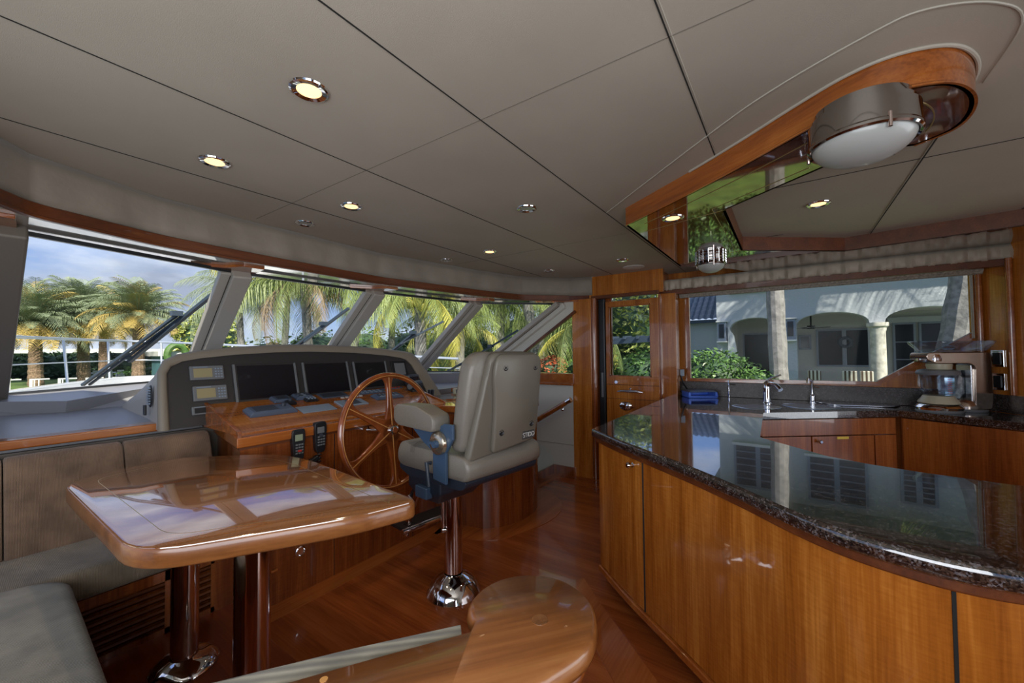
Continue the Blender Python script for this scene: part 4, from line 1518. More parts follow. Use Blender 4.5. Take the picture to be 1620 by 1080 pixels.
def pad_c(name, pts, x0, x1, r, puff=0.01, mat='leather'):
    o = pad(name, mat, pts, x0, x1, chair, r, puff, matrix=CM)
    return o
st_ = pad_c('seat_cushion', sc, -0.275, 0.275, 0.03, 0.02)
b = MB()
for k in range(3):
    yy = -0.02 + k * 0.014
    b.tube([(-0.283, yy, 0.855), (-0.279, yy, 0.885), (-0.22, yy, 0.9005)], 0.0014, 5)
CH(b, 'seat_stitching', 'taupe_dark', st_)
# backrest: soft cushion with a raised hard shell behind, leaning a little aft
def lean(z):
    return -0.36 - (z - 0.9) * 0.13
def shell_out(x):
    return x
def bk(profile, y0, y1, name, mat, parent=chair, bev=0.012, puff=True):
    """plan outline in x,z; run between two depths measured from the leaning mid plane"""
    b = MB()
    rings = []
    n = len(profile)
    cx = sum(p[0] for p in profile) / n
    cz = sum(p[1] for p in profile) / n
    ds = [(0.0, 0.90), (0.12, 0.975), (0.3, 1.0), (0.7, 1.0), (0.88, 0.975), (1.0, 0.90)] if puff else [(0, 0.96), (0.25, 1.0), (0.7, 1.0), (1.0, 0.97)]
    for t, k in ds:
        rings.append([(cx + (x - cx) * k, y0 + (y1 - y0) * t + lean(z), cz + (z - cz) * k) for x, z in profile])
    b.loft(rings)
    return CH(b, name, mat, parent, smooth=60)
cush = rnd_poly([(-0.268, 0.90), (0.232, 0.90), (0.236, 1.15), (0.225, 1.385), (-0.250, 1.385), (-0.268, 1.15)], [0.04, 0.04, 0.1, 0.10, 0.10, 0.1], 6)
bc = bk(cush, -0.035, 0.065, 'backrest_cushion', 'leather')
shl = rnd_poly([(-0.262, 0.860), (0.205, 0.905), (0.215, 1.05), (0.205, 1.380), (-0.165, 1.380), (-0.185, 1.28), (-0.205, 1.16)], [0.03, 0.03, 0.15, 0.075, 0.085, 0.1, 0.1], 6)
sh = bk(shl, -0.075, -0.030, 'back_shell', 'leather_shell', puff=False)
shl2 = rnd_poly([(-0.125, 0.885), (0.195, 0.913), (0.205, 1.05), (0.192, 1.372), (-0.145, 1.372), (-0.16, 1.28), (-0.13, 1.12)], [0.03, 0.03, 0.12, 0.07, 0.075, 0.12, 0.15], 6)
bk(shl2, -0.100, -0.070, 'raised_panel', 'leather_shell', sh, puff=False)
for bx, bz in ((-0.090, 1.305), (0.140, 1.300), (-0.080, 0.985), (0.150, 1.000)):
    b = MB()
    yy = lean(bz) - 0.099
    b.lathe([(0.0, 0.002), (0.006, 0.003), (0.007, 0.0), (0.012, 0.001), (0.014, 0.004), (0.016, 0.0), (0, -0.002)], m=Matrix.Translation((bx, yy, bz)) @ Matrix.Rotation(R(90), 4, 'X'), n=20)
    CH(b, 'shell_bolt', 'black', sh)
b = MB()
b.box(0.085, lean(0.94) - 0.1025, 0.922, 0.180, lean(0.94) - 0.0985, 0.965)
bd = CH(b, 'maker_badge', 'badge_grey', sh, smooth=0)
def text_part(body, size, mat, name, parent, matrix):
    cu = bpy.data.curves.new(name, 'FONT')
    cu.body = body
    cu.size = size
    cu.extrude = 0.0006
    cu.align_x = 'CENTER'
    cu.align_y = 'CENTER'
    tmp = bpy.data.objects.new(name, cu)
    COL.objects.link(tmp)
    dg_ = bpy.context.evaluated_depsgraph_get()
    me = bpy.data.meshes.new_from_object(tmp.evaluated_get(dg_))
    bpy.data.objects.remove(tmp)
    me.transform(matrix)
    me.materials.clear()
    me.materials.append(M[mat])
    o = bpy.data.objects.new(name, me)
    COL.objects.link(o)
    o.parent = parent
    o.matrix_parent_inverse = Matrix.Identity(4)
    return o
bm_ = CM @ Matrix.Translation((0.1325, lean(0.94) - 0.1032, 0.943)) @ Matrix.Rotation(R(90), 4, 'X')
text_part('STIDD', 0.034, 'white', 'badge_marks', bd, bm_)
# armrests, brackets and hinge discs on both sides
for s in (-1, 1):
    ar = [(-0.27, 1.000), (-0.265, 1.075), (-0.13, 1.115), (0.04, 1.112), (0.07, 1.09), (0.07, 1.025), (0.03, 1.005)]
    x0, x1 = (-0.345, -0.235) if s < 0 else (0.262, 0.345)
    arm = pad_c('armrest', ar, x0, x1, 0.022, 0.015)
    x = -0.292 if s < 0 else 0.282
    b = MB()
    xprism(b, [(-0.22, 1.002), (-0.02, 1.002), (-0.13, 0.93), (-0.21, 0.895), (-0.21, 0.76), (-0.31, 0.75), (-0.31, 0.90), (-0.36, 0.97), (-0.36, 1.04), (-0.30, 1.04)], x - 0.008, x + 0.008)
    br = CH(b, 'arm_bracket', 'bluegrey', smooth=0, bevel=0.003)
    b = MB()
    q = x + s * 0.010
    b.lathe([(0.0, 0.030), (0.022, 0.030), (0.024, 0.026), (0.044, 0.024), (0.055, 0.016), (0.058, 0.0), (0, 0)], m=Matrix.Translation((q, -0.265, 0.945)) @ Matrix.Rotation(R(90 * s), 4, 'Y'), n=30)
    CH(b, 'hinge_disc', 'brass_disc', br)
    b = MB()
    b.cyl((q + s * 0.026, -0.275, 0.945), (q + s * 0.045, -0.275, 0.945), 0.020, 0.016, n=8)
    b.beam((q + s * 0.030, -0.275, 0.945), (q + s * 0.034, -0.235, 0.950), 0.012, 0.012)
    CH(b, 'hinge_knob', 'bluegrey', br)
b = MB()
b.tube([(-0.305, -0.20, 0.838), (-0.33, -0.20, 0.842), (-0.335, -0.215, 0.80), (-0.335, -0.225, 0.735)], [0.010, 0.010, 0.009, 0.011], 12)
CH(b, 'recline_lever', 'blue_black')
# footrest: two timber-coloured arms down to a chrome-edged tread
for s in (-1, 1):
    x = -0.15 if s < 0 else 0.18
    b = MB()
    b.beam((x, 0.02, 0.74), (x, 0.20, 0.47), 0.020, 0.040, up=(0, 1, 0.6))
    b.beam((x, 0.20, 0.54), (x, 0.26, 0.30), 0.022, 0.050, up=(0, 1, 0.2))
    arm = CH(b, 'footrest_arm', 'rose', bevel=0.006)
    b = MB()
    b.beam((x + 0.012, 0.075, 0.735), (x + 0.012, 0.235, 0.52), 0.010, 0.018, up=(0, 1, 0.6))
    CH(b, 'footrest_link', 'black', arm, bevel=0.003)
    b = MB()
    b.cyl((x - 0.022, 0.25, 0.325), (x + 0.022, 0.25, 0.325), 0.017, n=18)
    CH(b, 'footrest_pivot', 'chrome', arm)
b = MB()
b.box(-0.20, 0.20, 0.345, 0.17, 0.34, 0.360)
ft = CH(b, 'footrest_tread', 'black', bevel=0.004)
b = MB()
b.cyl((-0.21, 0.20, 0.350), (0.18, 0.20, 0.350), 0.016, n=18)
CH(b, 'tread_edge', 'chrome', ft)

# ================================================================== GALLEY
def arcpath():
    return catmull([(2.235, 0.975), (2.015, 0.725), (1.825, 0.478), (1.69, 0.309), (1.545, 0.148), (1.42, 0.022), (1.33, -0.095), (1.282, -0.215), (1.270, -0.31), (1.290, -0.42), (1.36, -0.62), (1.48, -0.9)], 5)
AP = arcpath()
slab_pts = AP + [(2.10, -0.95), (2.06, -0.60), (2.085, -0.40), (2.125, -0.25), (2.19, -0.12), (2.47, 0.14), (3.44, 0.17), (4.08, -0.65), (3.74, -1.20), (3.52, -1.64), (4.44, -1.12), (4.44, 1.02)]
def ell(cx, cy, rx, ry, rot, n=28, p=2.6):
    res = []
    for k in range(n):
        a = 2 * math.pi * k / n
        x = rx * math.copysign(abs(math.cos(a)) ** (2 / p), math.cos(a))
        y = ry * math.copysign(abs(math.sin(a)) ** (2 / p), math.sin(a))
        res.append((cx + x * math.cos(rot) - y * math.sin(rot), cy + x * math.sin(rot) + y * math.cos(rot)))
    return res
SROT = math.atan2(-0.82, 0.64)
h1 = ell(3.79, 0.235, 0.165, 0.15, SROT)
h2 = ell(4.03, -0.13, 0.200, 0.165, SROT)
worktop = thing('granite_worktop', 'polished brown granite worktop curving round the galley', 'worktop', (2.6, 0.3, 0.87))
b = MB()
b.prism(slab_pts, 0.873, 0.92, holes=(h1, h2))
b.done('slab', 'granite', worktop, smooth=0)
b = MB()
eo = catmull(AP, 3)
e1, e2, e3 = offset(eo, -0.010), offset(eo, -0.004), offset(eo, 0.004)
b.loft([[(p[0], p[1], 0.873), (q_[0], q_[1], 0.873), (r_[0], r_[1], 0.880), (r_[0], r_[1], 0.909), (q_[0], q_[1], 0.9175), (p[0], p[1], 0.9200)] for p, q_, r_ in zip(e3, e2, e1)])
b.done('edge_profile', 'granite', worktop, smooth=60)
b = MB()
b.box(4.428, -1.12, 0.921, 4.448, 1.04, 1.062)
b.done('backsplash', 'granite_splash', worktop, smooth=0, bevel=0.003)
b = MB()
dd = (Vector((3.30, -1.80)) - Vector((4.50, -1.13))).normalized()
nn = Vector((-dd.y, dd.x))
p0, p1 = Vector((4.43, -1.17)) + dd * 0.03, Vector((3.52, -1.675))
sgn = -1 if (nn.y > 0) else 1
q0, q1 = p0 + nn * 0.02 * -sgn, p1 + nn * 0.02 * -sgn
b.prism([tuple(p0), tuple(p1), tuple(q1), tuple(q0)], 0.921, 1.045)
b.done('backsplash', 'granite_splash', worktop, smooth=0)
for hh, nm, lab in ((h1, 'sink', 'smaller steel sink bowl behind the first tap'), (h2, 'sink', 'larger steel sink bowl between the two taps')):
    cx, cy = sum(p[0] for p in hh) / len(hh), sum(p[1] for p in hh) / len(hh)
    t = thing(nm, lab, 'sink', (cx, cy, 0.76), 0, 'galley sink bowls')
    b = MB()
    def sc_(k):
        return [(cx + (x - cx) * k, cy + (y - cy) * k) for x, y in hh]
    b.loft([[(x, y, z) for x, y in sc_(k)] for z, k in ((0.9215, 1.025), (0.9235, 0.995), (0.919, 0.975), (0.80, 0.93), (0.77, 0.80), (0.765, 0.2))])
    b.done('bowl', 'steel', t, smooth=50)
    b = MB()
    b.cyl((cx, cy, 0.764), (cx, cy, 0.769), 0.035, n=24)
    b.done('drain', 'chrome', t)
b = MB()
db = [(4.14, -0.27), (4.36, -0.16), (4.40, -0.72), (4.24, -0.66)]
b.prism(rnd_poly(db, 0.03, 4), 0.921, 0.932)
t = b.done('drainboard', 'steel', bevel=0.004)
tag(t, 'flat steel cover lying on the granite beside the sinks', 'drainboard')
# taps
def tap(x, y, h, label, k):
    t = thing('tap', label, 'tap', (x, y, 0.92), 0, 'galley taps')
    b = MB()
    if k == 0:
        b.lathe([(0, 0.0), (0.034, 0.0), (0.034, 0.008), (0.027, 0.015), (0.025, 0.09), (0.028, 0.13), (0.024, 0.175), (0.012, 0.19), (0, 0.192)], (x, y, 0.921), 28)
        b.done('body', 'chrome', t)
        b = MB()
        b.tube([(x, y, 1.07), (x - 0.03, y - 0.03, 1.095), (x - 0.08, y - 0.07, 1.085), (x - 0.11, y - 0.10, 1.05)], [0.018, 0.019, 0.018, 0.020], 14)
        b.done('spout', 'chrome', t)
        b = MB()
        b.tube([(x, y, 1.11), (x + 0.02, y - 0.03, 1.135), (x + 0.05, y - 0.10, 1.165)], [0.012, 0.008, 0.006], 10)
        b.done('lever', 'chrome', t)
    else:
        b.lathe([(0, 0.0), (0.030, 0.0), (0.030, 0.006), (0.020, 0.012), (0.020, 0.055), (0.012, 0.065), (0.010, 0.07), (0, 0.07)], (x, y, 0.921), 24)
        b.done('body', 'chrome', t)
        b = MB()
        b.tube([(x, y, 0.99), (x, y, 1.09), (x - 0.01, y - 0.002, 1.105), (x - 0.06, y + 0.03, 1.13), (x - 0.065, y + 0.035, 1.09)], 0.008, 10)
        b.done('spout', 'chrome', t)
        b = MB()
        b.tube([(x, y, 1.06), (x + 0.03, y - 0.05, 1.045)], 0.005, 8)
        b.done('lever', 'chrome', t)
tap(4.03, 0.17, 0.19, 'chunky chrome mixer tap with an angled lever, between the sinks', 0)
tap(4.33, -0.15, 0.2, 'slim chrome tap with a swan neck at the flat steel cover', 1)
# blue caddy and cords at the forward end
t = thing('blue_tray', 'blue open-fronted plastic tray at the forward end of the worktop', 'tray', (4.29, 0.76, 0.92))
tm = Matrix.Translation((4.27, 0.74, 0.921)) @ Matrix.Rotation(R(-58), 4, 'Z')
b = MB()
b.box(-0.135, -0.09, 0.0, 0.135, 0.09, 0.016)
b.box(-0.135, -0.09, 0.016, -0.112, 0.09, 0.056)
b.box(0.112, -0.09, 0.016, 0.135, 0.09, 0.056)
b.box(-0.135, 0.07, 0.016, 0.135, 0.09, 0.056)
b.done('tray_body', 'blue', t, matrix=tm, bevel=0.006)
b = MB()
b.loft([[(-0.135, -0.09, 0.056), (0.135, -0.09, 0.056), (0.135, 0.09, 0.056), (-0.135, 0.09, 0.056)], [(-0.12, -0.075, 0.070), (0.12, -0.075, 0.070), (0.12, 0.08, 0.070), (-0.12, 0.08, 0.070)]])
b.done('tray_lid', 'unit', t, matrix=tm, bevel=0.005)
t = thing('wall_cord', 'black cord with a plug hanging beside the blue tray', 'cord', (4.36, 0.93, 0.93))
b = MB()
b.tube([(4.30, 0.915, 1.13), (4.31, 0.90, 1.06), (4.36, 0.88, 1.00), (4.40, 0.87, 0.95), (4.38, 0.90, 0.935), (4.32, 0.93, 0.93)], 0.008, 8)
b.done('cable', 'black', t)
b = MB()
b.box(4.295, 0.885, 1.12, 4.33, 0.923, 1.19)
b.done('plug', 'unit_light', t, bevel=0.006)
b = MB()
b.tube([(4.41, 0.50, 0.925), (4.41, 0.50, 1.05), (4.42, 0.50, 1.09)], 0.008, 8)
b.tube([(4.41, 0.50, 1.045), (4.41, 0.44, 1.045)], 0.004, 6)
tag(b.done('towel_post', 'chrome'), 'small chrome post against the backsplash right of the blue tray', 'post')
# woven roman blind gathered above the galley window
t = thing('roller_blind', 'woven brown blind gathered at the head of the galley window', 'blind', (4.40, -0.12, 1.93))
b = MB()
for zc, r, xx in ((1.975, 0.030, 4.395), (1.945, 0.024, 4.385), (1.962, 0.026, 4.370)):
    b.lathe([(0, -1.05), (r, -1.05), (r, 1.05), (0, 1.05)], m=Matrix.Translation((xx, -0.125, zc)) @ Matrix.Rotation(R(90), 4, 'X') @ Matrix.Scale(1.0, 4), n=16)
b.done('blind_roll', 'blind', t)
for dx in (0, 0.012):
    b = MB()
    b.cyl((4.40 + dx, -1.128 + dx * 0.5, 1.45), (4.40 + dx, -1.128 + dx * 0.5, 1.94), 0.0035, n=6)
    b.done('pull_cord', 'piping', t)
# power outlets on the diagonal wall
for z, lab in ((1.30, 'upper of the two chrome-framed outlets behind the mixer'), (1.135, 'lower of the two chrome-framed outlets behind the mixer')):
    p = Vector((4.50, -1.13)) + dd * 0.19
    mt = Matrix.Translation((p.x, p.y, z)) @ Matrix.Rotation(math.atan2(dd.y, dd.x), 4, 'Z')
    t = thing('power_outlet', lab, 'outlet', (p.x, p.y, z), 0, 'power outlets by the mixer')
    ysg = -1 if (Matrix.Rotation(math.atan2(dd.y, dd.x), 3, 'Z') @ Vector((0, 1, 0))).y < 0 else 1
    b = MB()
    b.box(-0.042, 0.0, -0.060, 0.042, 0.010 * ysg, 0.060)
    b.done('plate', 'chrome', t, matrix=mt, bevel=0.003)
    b = MB()
    b.box(-0.026, 0.010 * ysg, -0.042, 0.026, 0.016 * ysg, 0.042)
    b.done('socket', 'black', t, matrix=mt, bevel=0.003)
# ---- peninsula cabinets: three units under the curved outer edge
def nearest(pt):
    return min(range(len(AP)), key=lambda i: (AP[i][0] - pt[0]) ** 2 + (AP[i][1] - pt[1]) ** 2)
fine = catmull(AP, 4)
def near_f(pt):
    return min(range(len(fine)), key=lambda i: (fine[i][0] - pt[0]) ** 2 + (fine[i][1] - pt[1]) ** 2)
s1, s2 = near_f((1.935, 0.620)), 0
s2 = near_f((1.272, -0.285))
face = offset(fine, 0.035)
units = ((0, s1, 'forward end unit of the curved galley counter, with a chrome knob on its door'), (s1, s2, 'long curved middle unit of the galley counter'), (s2, len(fine) - 1, 'aft unit of the curved galley counter at the right edge of the photo'))
for n_, (i0, i1, lab) in enumerate(units):
    seg_ = face[i0:i1 + 1]
    t = thing('galley_cabinet', lab, 'cabinet', (seg_[0][0], seg_[0][1], 0), 0, 'cabinets under the curved counter')
    i2_ = min(i1 + 1, len(fine))
    full = offset(fine, 0.20)[i0:i1 + 1]
    b = MB()
    inn = offset(fine, 0.055)[i0:i1 + 1]
    b.prism(inn + full[::-1], 0.122, 0.84)
    b.done('carcass', 'wood_dark', t, smooth=30)
    b = MB()
    k = 1 if n_ < 2 else 0
    strip(b, face[i0:i1 + 1], 0.0, 0.018, 0.125, 0.838)
    if n_ == 0:
        pass
    d_ = b.done('door', 'wood_cab', t, smooth=30)
    b = MB()
    e = face[i1 - 0]
    e0 = Vector(face[i1])
    b.box(e0.x - 0.0035, e0.y - 0.0035, 0.125, e0.x + 0.0035, e0.y + 0.0035, 0.84)
    if n_ < 2:
        b.done('door_gap', 'groove', t, smooth=0)
    if n_ == 0:
        a = Vector(face[i1 - 3])
        dr_ = (Vector(face[i1 - 4]) - Vector(face[i1])).normalized()
        nv = Vector((-dr_.y, dr_.x))
        if nv.x > 0:
            nv = -nv
        a = Vector(face[i1]) + dr_ * 0.085
        q = Matrix.Translation((a.x, a.y, 0.803)) @ Vector((nv.x, nv.y, 0)).to_track_quat('Z', 'Y').to_matrix().to_4x4()
        b = MB()
        b.lathe([(0, 0.034), (0.010, 0.034), (0.0155, 0.028), (0.0155, 0.022), (0.007, 0.016), (0.006, 0.004), (0.012, 0.0), (0, 0)], m=q, n=20)
        b.done('knob', 'chrome', d_)
b = MB()
strip(b, offset(fine, 0.014), 0.0, 0.03, 0.842, 0.871)
tag(b.done('counter_molding', 'wood_trim', bevel=0.006, smooth=40), 'thin mahogany moulding running under the granite\'s curved edge', 'moulding')
b = MB()
strip(b, offset(fine, 0.020), 0.0, 0.035, 0.085, 0.120)
tag(b.done('base_molding', 'wood_sill', bevel=0.006, smooth=40), 'timber moulding along the foot of the curved cabinets', 'moulding')
b = MB()
strip(b, offset(fine, 0.10), 0.0, 0.03, 0.0, 0.086)
tag(b.done('toe_kick', 'wood_trim', smooth=40), 'dark recessed plinth under the curved cabinets', 'plinth')
# end panel of the peninsula (forward side)
b = MB()
b.box(2.32, 0.925, 0.0, 4.16, 0.945, 0.868)
tag(b.done('end_panel', 'wood_cab', smooth=0), 'timber panel closing the forward end of the galley counter', 'panel')
# ---- inner cabinets under the sinks and the diagonal side
def inner_unit(a, c_, lab, door, name='galley_cabinet'):
    a, c_ = Vector(a), Vector(c_)
    d = (c_ - a).normalized()
    n_ = Vector((d.y, -d.x))
    if n_.x < 0:
        n_ = -n_
    t = thing(name, lab, 'cabinet', (a.x, a.y, 0), 0, 'cabinets round the galley floor')
    L_ = (c_ - a).length
    b = MB()
    f0 = 0.022
    p = [a + n_ * (f0 + 0.012), c_ + n_ * (f0 + 0.012), c_ + n_ * 0.24 - d * 0.02, a + n_ * 0.24 + d * 0.02]
    b.prism([tuple(v) for v in p], 0.10, 0.735 if door == 1 else 0.862)
    b.done('carcass', 'wood_dark', t, smooth=0)
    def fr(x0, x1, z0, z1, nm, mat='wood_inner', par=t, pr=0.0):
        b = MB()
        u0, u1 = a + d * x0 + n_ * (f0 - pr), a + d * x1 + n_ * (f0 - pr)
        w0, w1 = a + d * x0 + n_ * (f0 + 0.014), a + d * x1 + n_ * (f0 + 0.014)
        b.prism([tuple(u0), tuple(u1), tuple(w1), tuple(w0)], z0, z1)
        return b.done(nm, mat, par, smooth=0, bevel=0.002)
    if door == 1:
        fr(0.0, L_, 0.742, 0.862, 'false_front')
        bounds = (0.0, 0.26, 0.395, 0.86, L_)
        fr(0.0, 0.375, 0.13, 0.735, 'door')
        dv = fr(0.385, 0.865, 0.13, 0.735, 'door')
        fr(0.875, L_, 0.13, 0.735, 'stile')
        kp = a + d * 0.43 + n_ * (f0 - 0.002)
        q = Matrix.Translation((kp.x, kp.y, 0.700)) @ Vector((-n_.x, -n_.y, 0)).to_track_quat('Z', 'Y').to_matrix().to_4x4()
        b = MB()
        b.lathe([(0, 0.030), (0.010, 0.030), (0.0145, 0.024), (0.007, 0.014), (0.011, 0.0), (0, 0)], m=q, n=18)
        b.done('knob', 'chrome', dv)
        b = MB()
        u0, u1 = a + d * 0.575 + n_ * (f0 - 0.002), a + d * 0.665 + n_ * (f0 - 0.002)
        w0, w1 = u0 - n_ * 0.001, u1 - n_ * 0.001
        b.prism([tuple(u0), tuple(u1), tuple(w1), tuple(w0)], 0.712, 0.730)
        b.done('yellow_label', 'yellow', dv, smooth=0)
    else:
        fr(0.012, L_ * 0.96, 0.13, 0.862, 'door')
inner_unit((3.44, 0.17), (4.08, -0.65), 'sink unit with a small knob and a yellow sticker on its door', 1)
inner_unit((4.08, -0.65), (3.75, -1.18), 'plain timber unit beside the sink unit, below the mixer', 2)
inner_unit((3.745, -1.19), (3.53, -1.60), 'plain timber unit at the right edge of the photo, aft of the mixer', 2)

# ---- food mixer with blender jug and glass bowl
mx_o = Matrix.Translation((4.19, -0.955, 0.921)) @ Matrix.Rotation(R(-55), 4, 'Z') @ Matrix.Scale(0.90, 4)
mxr = thing('kitchen_mixer', 'bronze and chrome kitchen mixer with a glass jug and a glass bowl on top', 'mixer', (4.19, -0.955, 0.92))
def MX(mb, name, mat, parent=mxr, **k):
    return mb.done(name, mat, parent, matrix=mx_o, **k)
b = MB()
b.lathe([(0, 0.0), (0.150, 0.0), (0.155, 0.012), (0.148, 0.024), (0, 0.024)], (-0.13, -0.02, 0), 36, sy=0.8)
b.lathe([(0, 0.0), (0.130, 0.0), (0.135, 0.012), (0.128, 0.022), (0, 0.022)], (0.13, 0.02, 0), 36, sy=0.8)
MX(b, 'base_plate', 'bezel')
b = MB()
b.lathe([(0.150, 0.022), (0.155, 0.04), (0.140, 0.060), (0.112, 0.074), (0, 0.076)], (-0.13, -0.02, 0), 36, sy=0.8)
MX(b, 'motor_base', 'chrome')
b = MB()
b.lathe([(0.128, 0.02), (0.130, 0.045), (0.110, 0.085), (0.07, 0.110), (0, 0.115)], (0.12, 0.03, 0), 36, sy=0.8)
MX(b, 'rear_housing', 'bronze')
b = MB()
b.lathe([(0, 0.072), (0.120, 0.072), (0.122, 0.080), (0.098, 0.115), (0.088, 0.132), (0, 0.132)], (-0.135, -0.02, 0), 36)
MX(b, 'cream_collar', 'cream')
b = MB()
b.lathe([(0.078, 0.134), (0.098, 0.17), (0.116, 0.30), (0.118, 0.305), (0.112, 0.30), (0.094, 0.17), (0.074, 0.138), (0, 0.137)], (-0.135, -0.02, 0), 14)
jar = MX(b, 'blender_jug', 'clear', smooth=15)
b = MB()
b.tube([(-0.245, -0.02, 0.285), (-0.285, -0.02, 0.28), (-0.288, -0.02, 0.20), (-0.262, -0.02, 0.175), (-0.235, -0.02, 0.178)], 0.0085, 10)
MX(b, 'jug_handle', 'clear', jar)
b = MB()
for k in range(8):
    b.box(-0.18, -0.137, 0.16 + k * 0.015, -0.150, -0.134, 0.164 + k * 0.015)
MX(b, 'jug_scale', 'red', jar, smooth=0)
b = MB()
b.lathe([(0, 0.298), (0.124, 0.298), (0.128, 0.312), (0.118, 0.332), (0.09, 0.340), (0, 0.341)], (-0.135, -0.02, 0), 36)
MX(b, 'jug_lid', 'bezel')
b = MB()
b.lathe([(0, 0.338), (0.070, 0.338), (0.076, 0.375), (0.074, 0.385), (0, 0.385)], (-0.12, -0.02, 0), 30)
MX(b, 'cream_cap', 'cream')
b = MB()
b.lathe([(0, 0.10), (0.058, 0.105), (0.075, 0.14), (0.078, 0.27), (0.066, 0.29), (0.062, 0.33), (0, 0.335)], (0.03, 0.04, 0), 9)
MX(b, 'cut_glass_shaker', 'cut_glass', smooth=0)
b = MB()
xz = rnd_poly([(0.105, 0.02), (0.235, 0.02), (0.250, 0.10), (0.245, 0.44), (0.235, 0.475), (-0.255, 0.475), (-0.268, 0.45), (-0.262, 0.415), (-0.20, 0.385), (0.07, 0.385), (0.115, 0.36)], [0.02, 0.02, 0.05, 0.03, 0.025, 0.03, 0.02, 0.02, 0.03, 0.05, 0.05], 5)
yprism(b, xz, -0.07, 0.07)
MX(b, 'arm_and_column', 'bronze', bevel=0.028, seg=4, smooth=50)
b = MB()
b.box(0.095, -0.055, 0.05, 0.12, 0.055, 0.375)
MX(b, 'column_face', 'steel', bevel=0.006)
b = MB()
b.lathe([(0, 0), (0.078, 0.0), (0.080, 0.02), (0.072, 0.055), (0, 0.06)], (-0.185, 0.0, 0.405), 30)
MX(b, 'chrome_head', 'chrome')
b = MB()
b.loft([[(sx * w, sy * w * 0.55, z) for sx, sy in [(math.copysign(abs(math.cos(a)) ** 0.5, math.cos(a)), math.copysign(abs(math.sin(a)) ** 0.5, math.sin(a))) for a in [2 * math.pi * k / 40 for k in range(40)]]] for z, w in ((0.480, 0.19), (0.483, 0.205), (0.548, 0.262), (0.560, 0.266), (0.566, 0.260), (0.556, 0.252), (0.492, 0.196), (0.490, 0.1))])
MX(b, 'glass_bowl', 'clear', smooth=50)
b = MB()
b.lathe([(0.0, 0.0), (0.02, 0.0), (0.04, 0.012), (0.035, 0.03), (0, 0.04)], (-0.02, 0, 0.494), 16)
MX(b, 'glass_juicer', 'clear', smooth=40)

# ================================================================== CEILING FRAME AND LIGHTS
frame = thing('ceiling_frame', 'curved timber ceiling frame with mirror-gloss underside over the galley', 'ceiling frame', (2.6, 0.3, 2.1))
fo = [(3.60, 0.755), (2.235, 0.755)]
fcur = catmull([(2.235, 0.755), (1.95, 0.355), (1.77, 0.125), (1.63, -0.04), (1.54, -0.165), (1.515, -0.27), (1.555, -0.375), (1.66, -0.445), (1.79, -0.475), (1.90, -0.46), (1.97, -0.38)], 6)
fin = [(2.05, -0.17), (2.29, 0.26), (3.31, 0.262), (3.80, -0.35), (3.66, -1.15), (3.40, -1.7)]
wallside = [(4.24, -1.7), (4.24, 0.30), (3.98, 0.42)]
fi = catmull([(1.97, -0.38), (1.93, -0.28), (1.93, -0.22)], 3)[1:]
outl = fo[:1] + fcur + fi + [(1.98, -0.14), (2.29, 0.255)] + fin[2:] + wallside
b = MB()
b.prism(outl, 2.100, 2.106)
b.done('gloss_soffit', 'lacquer', frame, smooth=0)
b = MB()
A = [(3.60, 0.755)] + fcur + fi + [(1.98, -0.14), (2.29, 0.255)] + fin[2:]
strip(b, [(3.60, 0.755)] + fcur, 0.0, 0.014, 2.100, 2.205)
o_ = b.done('fascia', 'wood_hood', frame, smooth=40)
b = MB()
strip(b, fcur[-1:] + fi + [(1.98, -0.14), (2.29, 0.255)] + fin[2:], 0.0, 0.014, 2.100, 2.205)
b.done('inner_fascia', 'wood_trim', frame, smooth=40)
b = MB()
strip(b, fcur, -0.003, 0.004, 2.0975, 2.103)
b.done('fascia_bead', 'wood_hood', frame, smooth=40)
b = MB()
A2 = [tuple(p) for p in offset([(3.45, 0.755)] + fcur, 0.085)][2:-6]
for p, q in zip(A2, A2[1:]):
    b.beam((p[0], p[1], 2.0992), (q[0], q[1], 2.0992), 0.0035, 0.0012)
for p, q in (((2.29, 0.255), (2.42, 0.70)), ((3.30, 0.262), (3.52, 0.70)), ((2.25, 0.31), (3.34, 0.31)), ((1.96, -0.08), (2.24, 0.31))):
    b.beam((p[0], p[1], 2.0992), (q[0], q[1], 2.0992), 0.003, 0.0012)
b.done('inlay_line', 'brass_line', frame, smooth=0)
b = MB()
b.tube([(x, y, 2.198) for x, y in offset(fcur[6:], -0.006)], 0.006, 8)
b.done('edge_piping', 'vinyl', frame)

